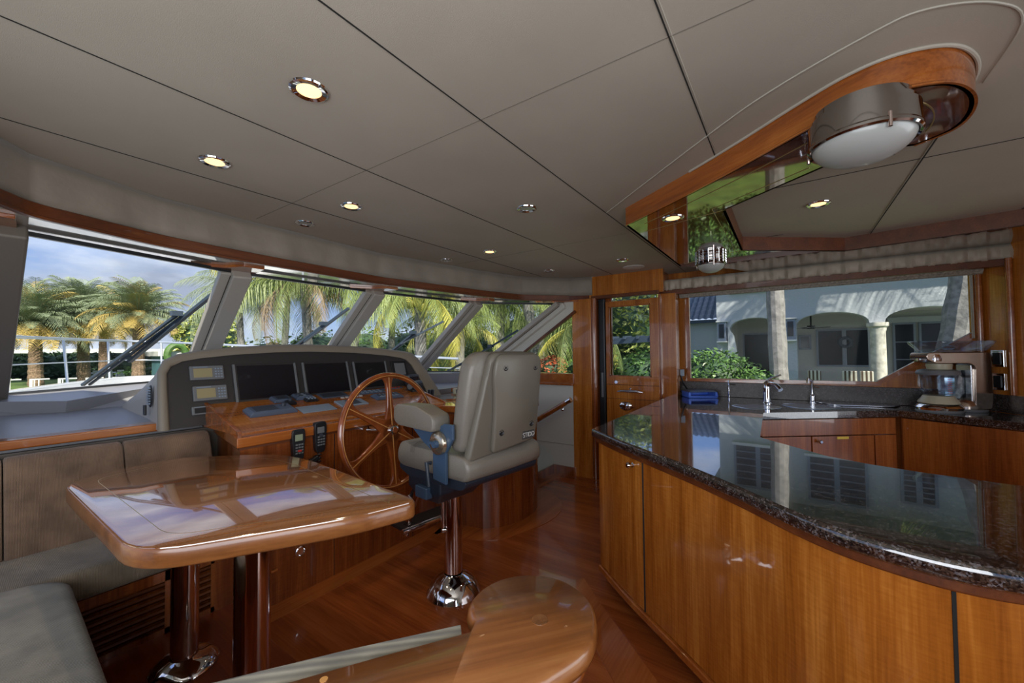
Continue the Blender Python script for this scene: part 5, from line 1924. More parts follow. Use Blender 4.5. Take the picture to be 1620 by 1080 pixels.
def dome(x, y, r, zt, label, hb=0.062, hd=0.5, bars=0):
    t = thing('dome_light', label, 'ceiling light', (x, y, zt), 0, 'frosted glass ceiling lights')
    b = MB()
    b.lathe([(r * 0.86, 0.0), (r * 0.86, -0.02), (r * 0.93, -0.022), (r * 0.93, -0.035), (r * 0.99, -0.038), (r, -0.035 - hb), (r * 1.02, -0.040 - hb), (r * 1.02, -0.047 - hb), (r * 0.985, -0.052 - hb), (r * 0.94, -0.048 - hb), (r * 0.93, -0.04)], (x, y, zt), 48)
    b.done('chrome_ring', 'chrome_dark', t, smooth=25)
    if bars:
        for z in (-0.012, -0.030):
            b = MB()
            b.tube([(x + r * 1.03 * math.cos(a), y + r * 1.03 * math.sin(a), zt + z) for a in [2 * math.pi * k / 40 for k in range(40)]], 0.003, 6, closed=True)
            b.done('guard_ring', 'chrome', t)
        b = MB()
        for k in range(bars):
            b = MB()
            a = 2 * math.pi * k / bars
            b.cyl((x + r * 1.03 * math.cos(a), y + r * 1.03 * math.sin(a), zt), (x + r * 1.03 * math.cos(a), y + r * 1.03 * math.sin(a), zt - 0.048), 0.003, n=6)
            b.done('guard_bar', 'chrome', t)
    b = MB()
    n = 10
    b.lathe([(r * 0.93 * math.cos(a), -0.040 - hb - r * hd * math.sin(a)) for a in [math.pi / 2 * k / n for k in range(n + 1)]], (x, y, zt), 48)
    b.done('glass_dome', 'frosted', t, smooth=60)
    for a in (200, 320, 80):
        b = MB()
        px_, py_ = x + r * 0.99 * math.cos(R(a)), y + r * 0.99 * math.sin(R(a))
        b.cyl((px_, py_, zt - 0.065 - hb), (px_, py_, zt - 0.025 - hb), 0.005, n=10)
        b.done('retaining_screw', 'rose', t)
dome(1.56, -0.19, 0.130, 2.10, 'large frosted dome light with a chrome ring at the round end of the ceiling frame')
dome(3.42, 0.49, 0.105, 2.10, 'small frosted dome light with a barred chrome band above the worktop by the galley window', 0.010, 0.66, 18)

# recessed downlights
def make_down(x, y, z, on, label):
    t = thing('downlight', label, 'downlight', (x, y, z), 0, 'recessed ceiling downlights')
    b = MB()
    b.lathe([(0.036, 0.001), (0.036, -0.004), (0.050, -0.0075), (0.056, -0.005), (0.058, 0.0)], (0, 0, 0), 36)
    rgl = b.done('trim_ring', 'chrome', t, local=True)
    b = MB()
    b.lathe([(0, -0.0025), (0.024, -0.0035), (0.036, -0.0015)], (0, 0, 0), 30)
    b.done('lamp_face', 'bulb' if on else 'bulb_off', t, local=True)
    if on:
        l = lamp('downlight_beam', 'SPOT', (x, y, z - 0.012), 7, (1.0, 0.78, 0.52), 0.03, direction=(0, 0, -1), spot=R(110))
    return t
DL = [(0.64, 1.205, 1, 'nearest lit downlight, in the panel at the top of the photo'),
      (0.65, 1.98, 1, 'lit downlight at the far left of the ceiling'),
      (1.29, 1.98, 1, 'lit downlight in the second panel row above the helm console'),
      (2.54, 1.985, 1, 'small lit downlight above the helm, farthest of the lit row'),
      (1.29, 2.47, 0, 'unlit downlight above the port windshield pillar'),
      (2.54, 2.47, 0, 'unlit downlight close to the valance above the third pane'),
      (1.90, 1.215, 0, 'unlit downlight in the middle of the ceiling, ahead of the timber frame'),
      (3.50, 1.98, 0, 'unlit downlight near the starboard corner of the windshield'),
      (3.49, 1.215, 0, 'unlit downlight above the side door, beside the white speaker'),
      (0.65, 0.44, 0, 'downlight cut off by the top edge of the photo')]
for x, y, on, lab in DL:
    make_down(x, y, CEIL, on, lab)
make_down(2.82, -0.15, CEIL, 1, 'lit downlight inside the ceiling frame, right of centre')
make_down(2.26, 0.505, 2.10, 1, 'lit downlight set in the gloss underside of the ceiling frame')
t = thing('ceiling_speaker', 'round white speaker grille in the ceiling above the side door', 'speaker', (3.86, 1.235, CEIL))
b = MB()
b.lathe([(0, -0.006), (0.085, -0.007), (0.100, -0.004), (0.102, 0.0)], (3.86, 1.235, CEIL), 40)
b.done('grille', 'white', t)
# grab rail on the starboard wall above the stairs
t = thing('handrail', 'short varnished handrail with chrome ends on the stair wall', 'handrail', (4.0, 2.2, 0.75))
b = MB()
b.cyl((3.985, 2.02, 0.835), (3.985, 2.75, 0.40), 0.028, n=20)
b.done('rail', 'wood_sill', t)
b = MB()
b.cyl((3.985, 1.995, 0.850), (3.985, 2.05, 0.817), 0.0295, n=20)
b.tube([(3.985, 2.13, 0.755), (4.01, 2.13, 0.73), (4.045, 2.13, 0.73)], 0.008, 10)
b.cyl((4.035, 2.13, 0.73), (4.05, 2.13, 0.73), 0.020, n=16)
b.done('chrome_bracket', 'chrome', t)

# ================================================================== OUTDOORS
rnd = random.Random(11)
struct(MB().prism([(7.0, -40), (160, -40), (160, 160), (-120, 160), (-120, 29), (5.5, 29), (7.0, 14)], -1.6, -1.0).done('ground_lawn', 'grass', smooth=0))
struct(MB().prism([(6.7, -40), (7.05, -40), (7.05, 14), (5.6, 29.2), (-120, 29.2), (-120, 28.8), (5.4, 28.8), (6.7, 14)], -2.6, -0.85).done('seawall', 'seawall', smooth=0))
b = MB()
b.poly([(-120, -60, -2.3), (7, -60, -2.3), (7, 30, -2.3), (-120, 30, -2.3)])
struct(b.done('water', 'water', smooth=0))
# the yacht's own foredeck with its steel rail
deck = [(-0.4, 4.75), (0.0, 6.3), (0.75, 8.1), (1.55, 9.6), (2.15, 10.3), (2.8, 9.6), (3.5, 8.1), (4.2, 6.3), (4.55, 4.75)]
t = thing('foredeck', 'white bow deck of the yacht seen through the bottom of the windshield', 'boat deck', (2.1, 7, 0.9))
b = MB()
b.prism(deck, 0.35, 0.90)
b.done('deck_surface', 'gelcoat', t, smooth=0)
b = MB()
A_ = catmull(deck, 5)
strip(b, A_, -0.10, 0.05, 0.86, 1.0)
b.done('bulwark', 'gelcoat', t, bevel=0.03)
t = thing('bow_rail', 'stainless steel bow rail with leaning stanchions around the foredeck', 'railing', (2.1, 8, 1.0))
b = MB()
top = catmull([(-0.6, 4.6, 1.50), (-0.25, 6.1, 1.60), (0.60, 8.2, 1.64), (1.50, 9.8, 1.66), (2.15, 10.55, 1.67), (2.9, 9.8, 1.62), (3.7, 8.2, 1.52), (4.4, 6.3, 1.38), (4.9, 4.5, 1.28)], 6)
b.tube(top, 0.022, 10)
b.done('top_rail', 'railsteel', t)
b = MB()
b.tube([(x * 0.98 + 0.04, y * 0.985, 1.0 + (z - 1.0) * 0.45) for x, y, z in top], 0.008, 8)
b.done('wire', 'railsteel', t)
for i in (4, 10, 15, 20, 27, 33, 38, 44):
    x, y, z = top[i]
    k = (Vector((2.1, 6.5, 0)) - Vector((x, y, 0))).normalized() * 0.10
    b = MB()
    b.cyl((x + k.x, y - 0.12, 0.98), (x, y, z), 0.017, n=10)
    b.done('stanchion', 'railsteel', t)
# wipers lying on the outside of the panes
def wiper(blade, arm, label):
    t = thing('windshield_wiper', label, 'wiper', blade[1], 0, 'wipers on the windshield')
    b = MB()
    for p, q, w in ((blade[0], blade[1], 0.028),):
        b.beam(p, q, w, 0.02)
    b.done('blade', 'wiper', t, smooth=0)
    b = MB()
    b.beam(arm[0], arm[1], 0.022, 0.016)
    b.done('arm', 'wiper', t, smooth=0)
    b = MB()
    d = Vector((0.035, 0.0, 0.0))
    b.beam(Vector(arm[0]) + d, Vector(arm[1]) + d, 0.014, 0.014)
    m_ = Vector(arm[0])
    b.box(m_.x - 0.03, m_.y - 0.03, m_.z - 0.005, m_.x + 0.03, m_.y + 0.03, m_.z + 0.03)
    b.done('link', 'wiper', t, smooth=0)
wiper([(1.112, 3.248, 1.852), (0.80, 4.02, 1.34)], [(0.95, 3.56, 1.665), (0.60, 4.28, 1.17)], 'long wiper lying across the port pane of the windshield')
wiper([(2.139, 3.318, 1.80), (1.95, 3.74, 1.50)], [(2.03, 3.55, 1.65), (1.80, 4.05, 1.30)], 'wiper on the second pane, above the middle of the instrument hood')
wiper([(3.268, 3.225, 1.74), (2.98, 3.62, 1.49)], [(3.03, 3.47, 1.60), (2.90, 3.90, 1.30)], 'wiper on the third pane, between the palms and the hood')
wiper([(4.068, 2.741, 1.65), (3.93, 3.60, 1.21)], [(4.00, 3.12, 1.45), (3.88, 3.80, 1.12)], 'wiper on the fourth pane, behind the helm chair')
t = thing('horn', 'small chromed horn on the deck under the second wiper', 'horn', (2.0, 4.8, 1.3))
b = MB()
b.lathe([(0, 0), (0.10, 0), (0.12, 0.03), (0.09, 0.09), (0.0, 0.11)], (2.12, 4.72, 1.36), 20, sx=1.5)
b.done('horn_dome', 'unit_dark', t)
b = MB()
b.cyl((2.12, 4.72, 0.95), (2.12, 4.72, 1.36), 0.02, n=10)
b.done('horn_post', 'railsteel', t)

# ---- palms
def frond_mesh(name, L_, droop, rise, n, leaf, hang, width, mat, seed=0):
    rr = random.Random(seed)
    b = MB()
    pts = []
    for i in range(n + 1):
        s = i / n
        x = L_ * (s - 0.18 * s ** 3)
        z = L_ * (rise * s - droop * s * s)
        pts.append(Vector((x, 0, z)))
    b.tube(pts, [0.022 * (1 - 0.8 * i / n) * L_ / 2.5 for i in range(n + 1)], 4)
    for i in range(1, n):
        s = i / n
        p = pts[i]
        tg = (pts[i + 1] - pts[i - 1]).normalized()
        l = leaf * math.sin(math.pi * min(1, 0.18 + 0.80 * s)) ** 0.6 * (0.9 + 0.2 * rr.random())
        for sd in (-1, 1):
            d = (Vector((0, sd, 0)) * (1 - hang * 0.75) + tg * (0.55 + 0.2 * rr.random()) + Vector((0, 0, -hang * (0.9 + 0.5 * rr.random())))).normalized()
            w = tg * width
            mid = p + d * l * 0.5 + Vector((0, 0, 0.02))
            tip = p + d * l + Vector((0, 0, -l * 0.25 * (1 + hang)))
            b.poly([p - w * 0.5, p + w * 0.5, mid + w * 0.6, mid - w * 0.6])
            b.poly([mid - w * 0.6, mid + w * 0.6, tip])
    bmesh.ops.recalc_face_normals(b.b, faces=b.b.faces)
    me = bpy.data.meshes.new(name)
    b.b.to_mesh(me)
    b.b.free()
    me.materials.append(M[mat])
    return me
def frond_set(prefix, mats, **k):
    return {m: [frond_mesh(prefix, mat=m, seed=s, **{**k, 'droop': k['droop'] * f}) for s, f in ((1, 0.8), (2, 1.0), (3, 1.25))] for m in mats}
DATE = frond_set('frond', ('frond_grey', 'frond_orange'), L_=1.0, droop=0.55, rise=0.50, n=28, leaf=0.22, hang=0.10, width=0.010)
COCO = frond_set('frond', ('frond', 'frond_gold', 'frond_dead', 'frond_grey'), L_=1.0, droop=0.75, rise=0.50, n=54, leaf=0.26, hang=0.52, width=0.0062)
def palm(name, label, group, crown, R_, base, tr, kinds, fset, nf, trunk_mat, seed, emin, emax, lean=None):
    rr = random.Random(seed)
    t = thing(name, label, 'palm tree', (base[0], base[1], base[2]), 0, group)
    b = MB()
    cb, cp = Vector(base), Vector(crown)
    mid = (cb + cp) / 2 + Vector(lean or (0, 0, 0))
    pts, rad = [], []
    for i in range(22):
        s = i / 21
        p = cb * (1 - s) ** 2 + mid * 2 * s * (1 - s) + cp * s * s
        pts.append(p)
        rad.append(tr * (1.25 - 0.35 * s) * (1 + (0.09 if i % 2 else 0)))
    b.tube(pts, rad, 12)
    b.done('trunk', trunk_mat, t, smooth=0)
    for i in range(nf):
        s = (i + 0.5) / nf
        az = i * 2.39996 + rr.random() * 0.4
        el = emax + (emin - emax) * (s ** 0.9) + rr.uniform(-0.12, 0.12)
        # kinds: list of (limit, material), the lowest fronds come last
        mt = [m for lim, m in kinds if s <= lim][0]
        if rr.random() < 0.10:
            mt = kinds[-1][1]
        me = rr.choice(fset[mt])
        o = bpy.data.objects.new('frond', me)
        COL.objects.link(o)
        o.parent = t
        sc_ = R_ * rr.uniform(0.9, 1.2)
        o.matrix_parent_inverse = t.matrix_basis.inverted()
        o.matrix_basis = Matrix.Translation(cp + Vector((0, 0, 0.05))) @ Matrix.Rotation(az, 4, 'Z') @ Matrix.Rotation(-el, 4, 'Y') @ Matrix.Scale(sc_, 4)
    return t
dg = 'date palms across the canal'
for k, (cx, cy, cz, r_, lab) in enumerate(((9.6, 45.7, 4.7, 3.8, 'date palm with the clearest round crown, in the middle of the port pane'),
                                      (7.3, 52.3, 4.7, 4.3, 'date palm left of the clearest one, its crown touching it'),
                                      (4.4, 50.9, 4.0, 4.2, 'date palm at the left edge of the port pane'),
                                      (10.2, 62.0, 5.0, 4.3, 'farther date palm partly hidden behind the clearest one'),
                                      (2.2, 58.0, 4.6, 4.2, 'date palm cut off by the port pillar'))):
    palm('date_palm', lab, dg, (cx, cy, cz), r_, (cx + 0.1, cy, -1.0), 0.36, [(0.84, 'frond_grey'), (1.0, 'frond_orange')], DATE, 130, 'trunk_brown', 20 + k, -0.62, 1.35)
cg = 'coconut palms ahead of the bow and on the starboard bank'
CK = [(0.86, 'frond'), (1.0, 'frond_gold')]
CK2 = [(0.50, 'frond'), (0.62, 'frond_gold'), (0.88, 'frond'), (1.0, 'frond_dead')]
for k, (cr_, r_, bs, kk, nf, lab) in enumerate((
        ((7.9, 15.2, 4.3), 3.3, (8.6, 15.8, -1.0), CK2, 30, 'coconut palm with dry hanging fronds behind the second windshield pane'),
        ((9.9, 14.2, 4.5), 3.3, (9.3, 14.9, -1.0), CK, 30, 'coconut palm with golden fronds beside the second windshield pillar'),
        ((7.3, 8.1, 2.95), 2.4, (7.6, 8.3, -1.0), CK, 30, 'coconut palm bearing yellow coconuts behind the third pane'),
        ((11.4, 8.4, 3.1), 2.7, (11.6, 8.8, -1.0), [(0.8, 'frond'), (1, 'frond')], 30, 'green coconut palm in the middle of the fourth pane'),
        ((10.5, 7.0, 4.9), 2.8, (11.2, 6.6, -1.0), CK, 26, 'leaning coconut palm whose pale trunk crosses the fourth pane'),
        ((9.0, 24.0, 4.6), 3.0, (9.3, 24.0, -1.0), [(1, 'frond_grey')], 26, 'grey-green palm behind the first windshield pillar'),
        ((10.9, 5.3, 2.1), 2.0, (11.0, 5.1, -1.0), CK, 24, 'low coconut palm in the triangular side window'),
        ((9.0, 8.2, 2.05), 1.9, (9.1, 8.4, -1.0), [(0.6, 'frond'), (1, 'frond_gold')], 15, 'low palm with bright golden fronds right of the third pillar'),
        ((10.6, 22.0, 4.9), 3.3, (10.5, 22.5, -1.0), CK2, 28, 'coconut palm with grey trunk far behind the second pane'),
        ((13.4, 16.8, 4.6), 3.3, (13.4, 17.2, -1.0), [(1, 'frond')], 28, 'green palm behind the hanging coconuts of the third pane'),
        ((15.4, 13.0, 4.6), 3.2, (15.2, 13.4, -1.0), [(1, 'frond')], 28, 'green palm behind the golden low palm'),
        ((17.0, 10.0, 4.2), 3.2, (17.2, 10.3, -1.0), [(1, 'frond')], 26, 'green palm far behind the leaning pale trunk'))):
    t = palm('coconut_palm', lab, cg, cr_, r_, bs, 0.15, kk, COCO, nf, 'trunk', 60 + k, -0.75, 1.25)
    if k == 2:
        for q in range(9):
            a = q * 2.4
            b = MB()
            b.lathe([(0.085 * math.sin(math.pi * j / 8), 0.11 * math.cos(math.pi * j / 8)) for j in range(9)], (cr_[0] - 0.22 + 0.20 * math.cos(a), cr_[1] - 0.15 + 0.20 * math.sin(a), cr_[2] - 0.25 - 0.06 * (q % 3)), 14)
            b.done('coconut', 'frond_gold', t)
vg = 'palms in front of the villa'
palm('villa_palm', 'palm with a straight grey trunk standing before the villa, left of the wall lantern', vg, (8.5, 0.26, 6.4), 2.6, (8.5, 0.14, -1.0), 0.118, [(1, 'frond')], COCO, 20, 'trunk', 90, -0.9, 1.1)
palm('villa_palm', 'palm with a thick leaning trunk at the right end of the villa', vg, (10.2, -3.2, 6.0), 2.9, (9.9, -2.1, -1.0), 0.225, [(1, 'frond')], COCO, 26, 'trunk', 91, -0.9, 1.1, lean=(0, 0.22, 0))
# ---- shrubs and trees as leaf masses
def leaf_mass(name, label, cat, c, r, n, size, mat, group=None, seed=0, core=True, trunk=None):
    rr = random.Random(seed)
    t = thing(name, label, cat, (c[0], c[1], -1.0), 0, group)
    b = MB()
    for i in range(n):
        while True:
            v = Vector((rr.uniform(-1, 1), rr.uniform(-1, 1), rr.uniform(-1, 1)))
            if v.length < 1:
                break
        v = v.normalized() * (v.length ** 0.35)
        k = 1 + 0.16 * math.sin(v.x * 9 + seed) * math.cos(v.y * 8 + v.z * 7)
        p = Vector((c[0] + v.x * r[0] * k, c[1] + v.y * r[1] * k, c[2] + v.z * r[2] * k))
        if p.z < -1.0:
            continue
        u = Vector((rr.uniform(-1, 1), rr.uniform(-1, 1), rr.uniform(-0.6, 0.6))).normalized()
        w = u.cross(Vector((rr.uniform(-1, 1), rr.uniform(-1, 1), rr.uniform(-1, 1)))).normalized()
        s = size * rr.uniform(0.6, 1.3)
        b.poly([p - u * s, p + w * s * 0.45, p + u * s, p - w * s * 0.45])
    b.done('foliage', mat, t, smooth=0)
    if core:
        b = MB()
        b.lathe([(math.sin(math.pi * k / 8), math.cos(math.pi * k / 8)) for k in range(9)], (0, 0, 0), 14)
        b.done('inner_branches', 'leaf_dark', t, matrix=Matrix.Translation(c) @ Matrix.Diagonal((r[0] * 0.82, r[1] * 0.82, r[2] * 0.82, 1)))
    if trunk:
        b = MB()
        b.cyl((c[0], c[1], -1.0), (c[0], c[1], c[2]), trunk, trunk * 0.6, 10)
        b.done('trunk', 'trunk_brown', t)
    return t
bg_ = 'dense shrubs behind the palms'
SH = ('leftmost shrub of the bank, low behind the first windshield pillar', 'green shrub low behind the left half of the second pane',
      'dark shrub behind the middle of the second pane, over the instrument hood', 'green shrub behind the second windshield pillar',
      'dark shrub behind the left half of the third pane', 'green shrub behind the right half of the third pane',
      'dark shrub behind the third windshield pillar', 'green shrub behind the fourth pane, beyond the leaning trunk',
      'rightmost shrub of the bank, behind the triangular side window')
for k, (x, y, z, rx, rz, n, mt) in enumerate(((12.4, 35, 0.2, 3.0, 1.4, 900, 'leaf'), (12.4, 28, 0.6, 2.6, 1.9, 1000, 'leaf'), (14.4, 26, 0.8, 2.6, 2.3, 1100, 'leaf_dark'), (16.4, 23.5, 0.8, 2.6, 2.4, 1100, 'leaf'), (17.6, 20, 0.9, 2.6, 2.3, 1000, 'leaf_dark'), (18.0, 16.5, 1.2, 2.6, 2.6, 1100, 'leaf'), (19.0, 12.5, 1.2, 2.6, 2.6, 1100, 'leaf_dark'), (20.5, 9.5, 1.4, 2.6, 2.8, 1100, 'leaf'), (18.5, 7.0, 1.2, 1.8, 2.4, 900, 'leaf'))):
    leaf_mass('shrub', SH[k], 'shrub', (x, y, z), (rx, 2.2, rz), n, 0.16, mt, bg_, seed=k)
leaf_mass('flowering_tree', 'pale grey-green leafy tree behind the golden palm fronds of the fourth pane', 'tree', (14.0, 11.9, 1.6), (0.95, 0.95, 1.1), 2200, 0.07, 'leaf_grey', None, 31, trunk=0.08)
leaf_mass('croton_bush', 'red-leaved croton bush low in the triangular side window', 'shrub', (9.9, 5.5, 0.9), (0.5, 0.45, 0.35), 700, 0.06, 'flower', None, 32)
leaf_mass('croton_bush', 'green bush beside the red croton in the side window', 'shrub', (10.2, 4.9, 0.8), (0.5, 0.45, 0.4), 600, 0.06, 'leaf', None, 33)
leaf_mass('sea_grape_tree', 'yellow-green leafy tree filling the side door window', 'tree', (12.6, 4.0, 2.2), (1.5, 1.25, 1.35), 3000, 0.085, 'leaf_yellow', None, 34, trunk=0.10)
leaf_mass('sea_grape_tree', 'low leafy bush under the sea grape tree in the door window', 'tree', (12.0, 3.6, 0.75), (1.2, 1.1, 0.75), 1800, 0.075, 'leaf', None, 35)
leaf_mass('ixora_hedge', 'rounded green hedge in front of the villa at the left of the galley window', 'hedge', (8.6, 1.25, 0.72), (0.6, 0.82, 0.66), 4200, 0.045, 'leaf_ixora', None, 36)
leaf_mass('ixora_hedge', 'lower right end of the green hedge before the villa, beside the straight palm trunk', 'hedge', (8.3, 0.52, 0.55), (0.5, 0.42, 0.48), 1800, 0.045, 'leaf_ixora', None, 37)
leaf_mass('far_hedge', 'dark clipped hedge behind the date palms', 'hedge', (9.0, 66, 0.2), (9, 1.6, 1.6), 2600, 0.30, 'leaf_dark', None, 38)
leaf_mass('far_hedge', 'bright green bushes on the lawn under the port wiper', 'hedge', (12.0, 48, -0.3), (3.0, 2.0, 0.9), 1500, 0.16, 'leaf', None, 39)
leaf_mass('far_tree', 'green tree between the boathouse and the first windshield pillar', 'tree', (14.2, 44, 2.6), (2.6, 2.6, 3.0), 2400, 0.24, 'leaf_yellow', None, 40, trunk=0.2)
# navy pergola beam seen through the door
t = thing('pergola', 'navy pergola beam crossing the leafy view in the door window', 'pergola', (9.5, 3.0, -1.0))
b = MB()
b.beam((9.4, 4.3, 1.58), (9.0, 2.3, 1.66), 0.12, 0.14)
b.done('beam', 'navy', t, smooth=0)
b = MB()
for k in range(6):
    b.beam((9.1 - k * 0.03, 4.1 - k * 0.32, 1.69), (9.6 - k * 0.03, 4.1 - k * 0.32, 1.71), 0.05, 0.07)
b.done('rafter', 'navy', t, smooth=0)
b = MB()
b.box(9.34, 4.1, -1.0, 9.46, 4.22, 1.55)
b.done('post', 'navy', t, smooth=0)
# ---- across the canal: fence panels, furniture, boathouse, distant house
t = thing('far_house', 'long low dark house with pale roof line behind the date palms', 'house', (14, 88, -1))
b = MB()
b.box(-6, 86, -1.0, 30, 92, 1.9)
b.done('house_wall', 'far_wall', t, smooth=0)
b = MB()
b.box(-7, 85, 1.9, 31, 93, 2.5)
b.done('roof', 'gelcoat', t, smooth=0)
for k in range(9):
    b = MB()
    b.box(-4 + k * 3.7, 85.9, -0.4, -2.0 + k * 3.7, 86.02, 1.4)
    b.done('house_window', 'win_dark', t, smooth=0)
fg = 'white dock gate panels across the canal'
DP = ['%s white vertical-board panel of the dock fence across the canal' % w for w in ('leftmost', 'second from left', 'third from left', 'fourth from left', 'fifth from left', 'rightmost')]
for k in range(6):
    x0 = 0.9 + k * 0.98
    y0 = 36.6 - k * 0.75
    t = thing('dock_panel', DP[k], 'fence', (x0, y0, -1.0), 0, fg)
    b = MB()
    for q in range(3):
        b.box(x0 + q * 0.16, y0, -1.0, x0 + q * 0.16 + (0.12 if q == 0 else 0.05), y0 + 0.05, 0.15)
    b.box(x0, y0 + 0.01, 0.08, x0 + 0.75, y0 + 0.04, 0.15)
    b.box(x0, y0 + 0.01, -0.9, x0 + 0.75, y0 + 0.04, -0.8)
    b.done('boards', 'gelcoat', t, smooth=0)
t = thing('garden_dining_set', 'white garden dining table with chairs on the far lawn', 'garden furniture', (9.2, 56.5, -1))
b = MB()
b.box(8.0, 56, -0.3, 10.4, 57.4, -0.22)
for x in (8.2, 10.2):
    b.box(x - 0.06, 56.1, -1, x + 0.06, 56.3, -0.3)
b.done('table', 'gelcoat', t, smooth=0)
for k in range(4):
    x = 7.6 + k * 0.85
    b = MB()
    b.box(x, 55.2, -0.62, x + 0.5, 55.7, -0.55)
    b.beam((x + 0.25, 55.2, -0.6), (x + 0.15, 55.0, 0.0), 0.5, 0.05)
    for dx in (0.03, 0.45):
        b.box(x + dx, 55.25, -1, x + dx + 0.05, 55.3, -0.6)
        b.box(x + dx, 55.6, -1, x + dx + 0.05, 55.65, -0.6)
    b.done('garden_chair', 'gelcoat', t, smooth=0)
t = thing('boathouse', 'teal boathouse with a pale flat roof beside the port wiper', 'boathouse', (12.5, 43.5, -1))
b = MB()
b.box(10.6, 43.2, -1, 15.0, 46, 1.35)
b.done('wall', 'teal', t, smooth=0)
b = MB()
b.prism([(10.2, 42.6), (15.6, 42.6), (15.6, 46.5), (10.2, 46.5)], 1.35, 1.75)
b.done('roof', 'gelcoat', t, smooth=0)
t = thing('wreath', 'green christmas wreath with a red bow hung on the boathouse', 'wreath', (11.4, 42.3, 1.3))
b = MB()
n = 26
b.tube([(11.35 + 0.62 * math.cos(2 * math.pi * k / n), 42.45 - 0.1, 1.45 + 0.80 * math.sin(2 * math.pi * k / n)) for k in range(n)], 0.26, 8, closed=True)
b.done('wreath_ring', 'leaf', t)
b = MB()
b.loft([[(10.6, 42.0, 0.75), (10.6, 42.0, 0.25), (10.7, 42.1, 0.5)], [(11.0, 42.0, 0.6), (11.0, 42.0, 0.45), (11.05, 42.15, 0.5)], [(11.7, 42.0, 0.80), (11.7, 42.0, 0.25), (11.8, 42.1, 0.5)]])
b.done('bow', 'red', t)

# ---- the villa on the starboard bank
villa = thing('villa', 'white stucco villa with arched patio openings seen through the galley window', 'house', (13.5, -1, -1.0))
def arch(y0, y1, spring, apex, n=14):
    """outline of an opening's top from y0 down to y1 (y decreasing)"""
    res = []
    c_, hw = (y0 + y1) / 2, (y0 - y1) / 2
    for k in range(n + 1):
        a = math.pi * k / n
        res.append((c_ + hw * math.cos(a), spring + (apex - spring) * math.sin(a) ** 0.85))
    return res
ol = [(1.61, -1.0), (1.61, 4.2), (-10.0, 4.2), (-10.0, -1.0), (-8.1, -1.0)]
ops = [(1.30, 0.20, 1.92, 2.21), (-0.15, -1.49, 1.96, 2.25), (-1.745, -3.12, 1.96, 2.27), (-3.38, -4.9, 1.96, 2.27), (-5.2, -6.6, 1.96, 2.27), (-6.8, -8.1, 1.96, 2.27)]
for y0, y1, sp_, ap_ in reversed(ops):
    ol += [(y1, -1.0)] + arch(y0, y1, sp_, ap_)[::-1] + [(y0, -1.0)]
b = MB()
xprism(b, ol[:4] + ol[5:], 12.0, 12.32)
b.done('front_wall', 'stucco', villa, smooth=0)
b = MB()
xprism(b, [(1.34, -1.0), (1.34, 2.0), (1.20, 1.75), (1.12, 1.2), (1.10, 0.6), (1.10, -1.0)], 11.9, 12.0)
b.done('buttress', 'stucco', villa, smooth=0)
for y0, y1 in ((-1.745, -1.49), (-3.38, -3.12), (-5.2, -4.9)):
    yc = (y0 + y1) / 2
    b = MB()
    b.lathe([(0.20, -1.0), (0.20, -0.8), (0.145, -0.75), (0.135, 1.75), (0.15, 1.80), (0.15, 1.84), (0.19, 1.88), (0.19, 1.96), (0, 1.96)], (11.98, yc, 0), 20)
    b.done('column', 'col_stone', villa, smooth=30)
b = MB()
b.box(12.32, -9.9, -1.0, 12.34, 1.6, -0.95)
b.box(12.3, -9.9, -1.0, 15.5, 1.6, -0.93)
b.done('patio_floor', 'seawall', villa, smooth=0)
b = MB()
b.box(12.32, -9.9, 2.42, 15.6, 1.6, 2.5)
b.done('patio_ceiling', 'stucco_in', villa, smooth=0)
b = MB()
b.box(15.5, -9.9, -1.0, 15.8, 1.6, 4.2)
b.box(12.32, 1.45, -1.0, 15.5, 1.6, 4.2)
b.done('patio_wall', 'stucco_in', villa, smooth=0)
def vwin(y0, y1, z0, z1, x=15.46, nm='house_window', mull=0, bars=0):
    b = MB()
    b.box(x, y1, z0, x + 0.05, y0, z1)
    p = b.done(nm, 'win_dark', villa, smooth=0)
    b = MB()
    w = 0.05
    b.box(x - 0.03, y1 - w, z0 - w, x + 0.02, y0 + w, z0)
    b.box(x - 0.03, y1 - w, z1, x + 0.02, y0 + w, z1 + w)
    b.box(x - 0.03, y1 - w, z0, x + 0.02, y1, z1)
    b.box(x - 0.03, y0, z0, x + 0.02, y0 + w, z1)
    for k in range(1, mull + 1):
        q = y1 + (y0 - y1) * k / (mull + 1)
        b.box(x - 0.03, q - 0.05, z0, x + 0.02, q + 0.05, z1)
    for k in range(1, bars + 1):
        q = z0 + (z1 - z0) * k / (bars + 1)
        b.box(x - 0.01, y1, q - 0.012, x + 0.01, y0, q + 0.012)
    b.done('joinery', 'win_frame', p, smooth=0)
    return p
for y0, y1, z0, z1, mu in ((1.22, 0.25, 2.92, 3.95, 1), (-0.33, -1.32, 3.02, 4.0, 1), (-1.95, -2.42, 3.08, 3.75, 1), (-4.0, -5.0, 3.0, 3.95, 1)):
    vwin(y0, y1, z0, z1, x=11.97, nm='upper_window', mull=mu, bars=5)
b = MB()
b.box(11.90, 0.10, 2.86, 12.0, 1.30, 2.93)
b.box(11.90, -1.45, 2.95, 12.0, -0.22, 3.01)
b.done('window_sill', 'gelcoat', villa, smooth=0)
b = MB()
b.box(11.0, -10.4, 4.2, 16.2, 1.9, 4.34)
b.done('eaves', 'win_frame', villa, smooth=0)
b = MB()
b.loft([[(10.9, -10.5, 4.34), (16.3, -10.5, 4.34), (16.3, 2.0, 4.34), (10.9, 2.0, 4.34)], [(13.0, -8.4, 5.6), (14.2, -8.4, 5.6), (14.2, -0.1, 5.6), (13.0, -0.1, 5.6)]])
b.done('main_roof', 'tile', villa, smooth=0)
vwin(1.25, 0.20, 0.2, 1.88)
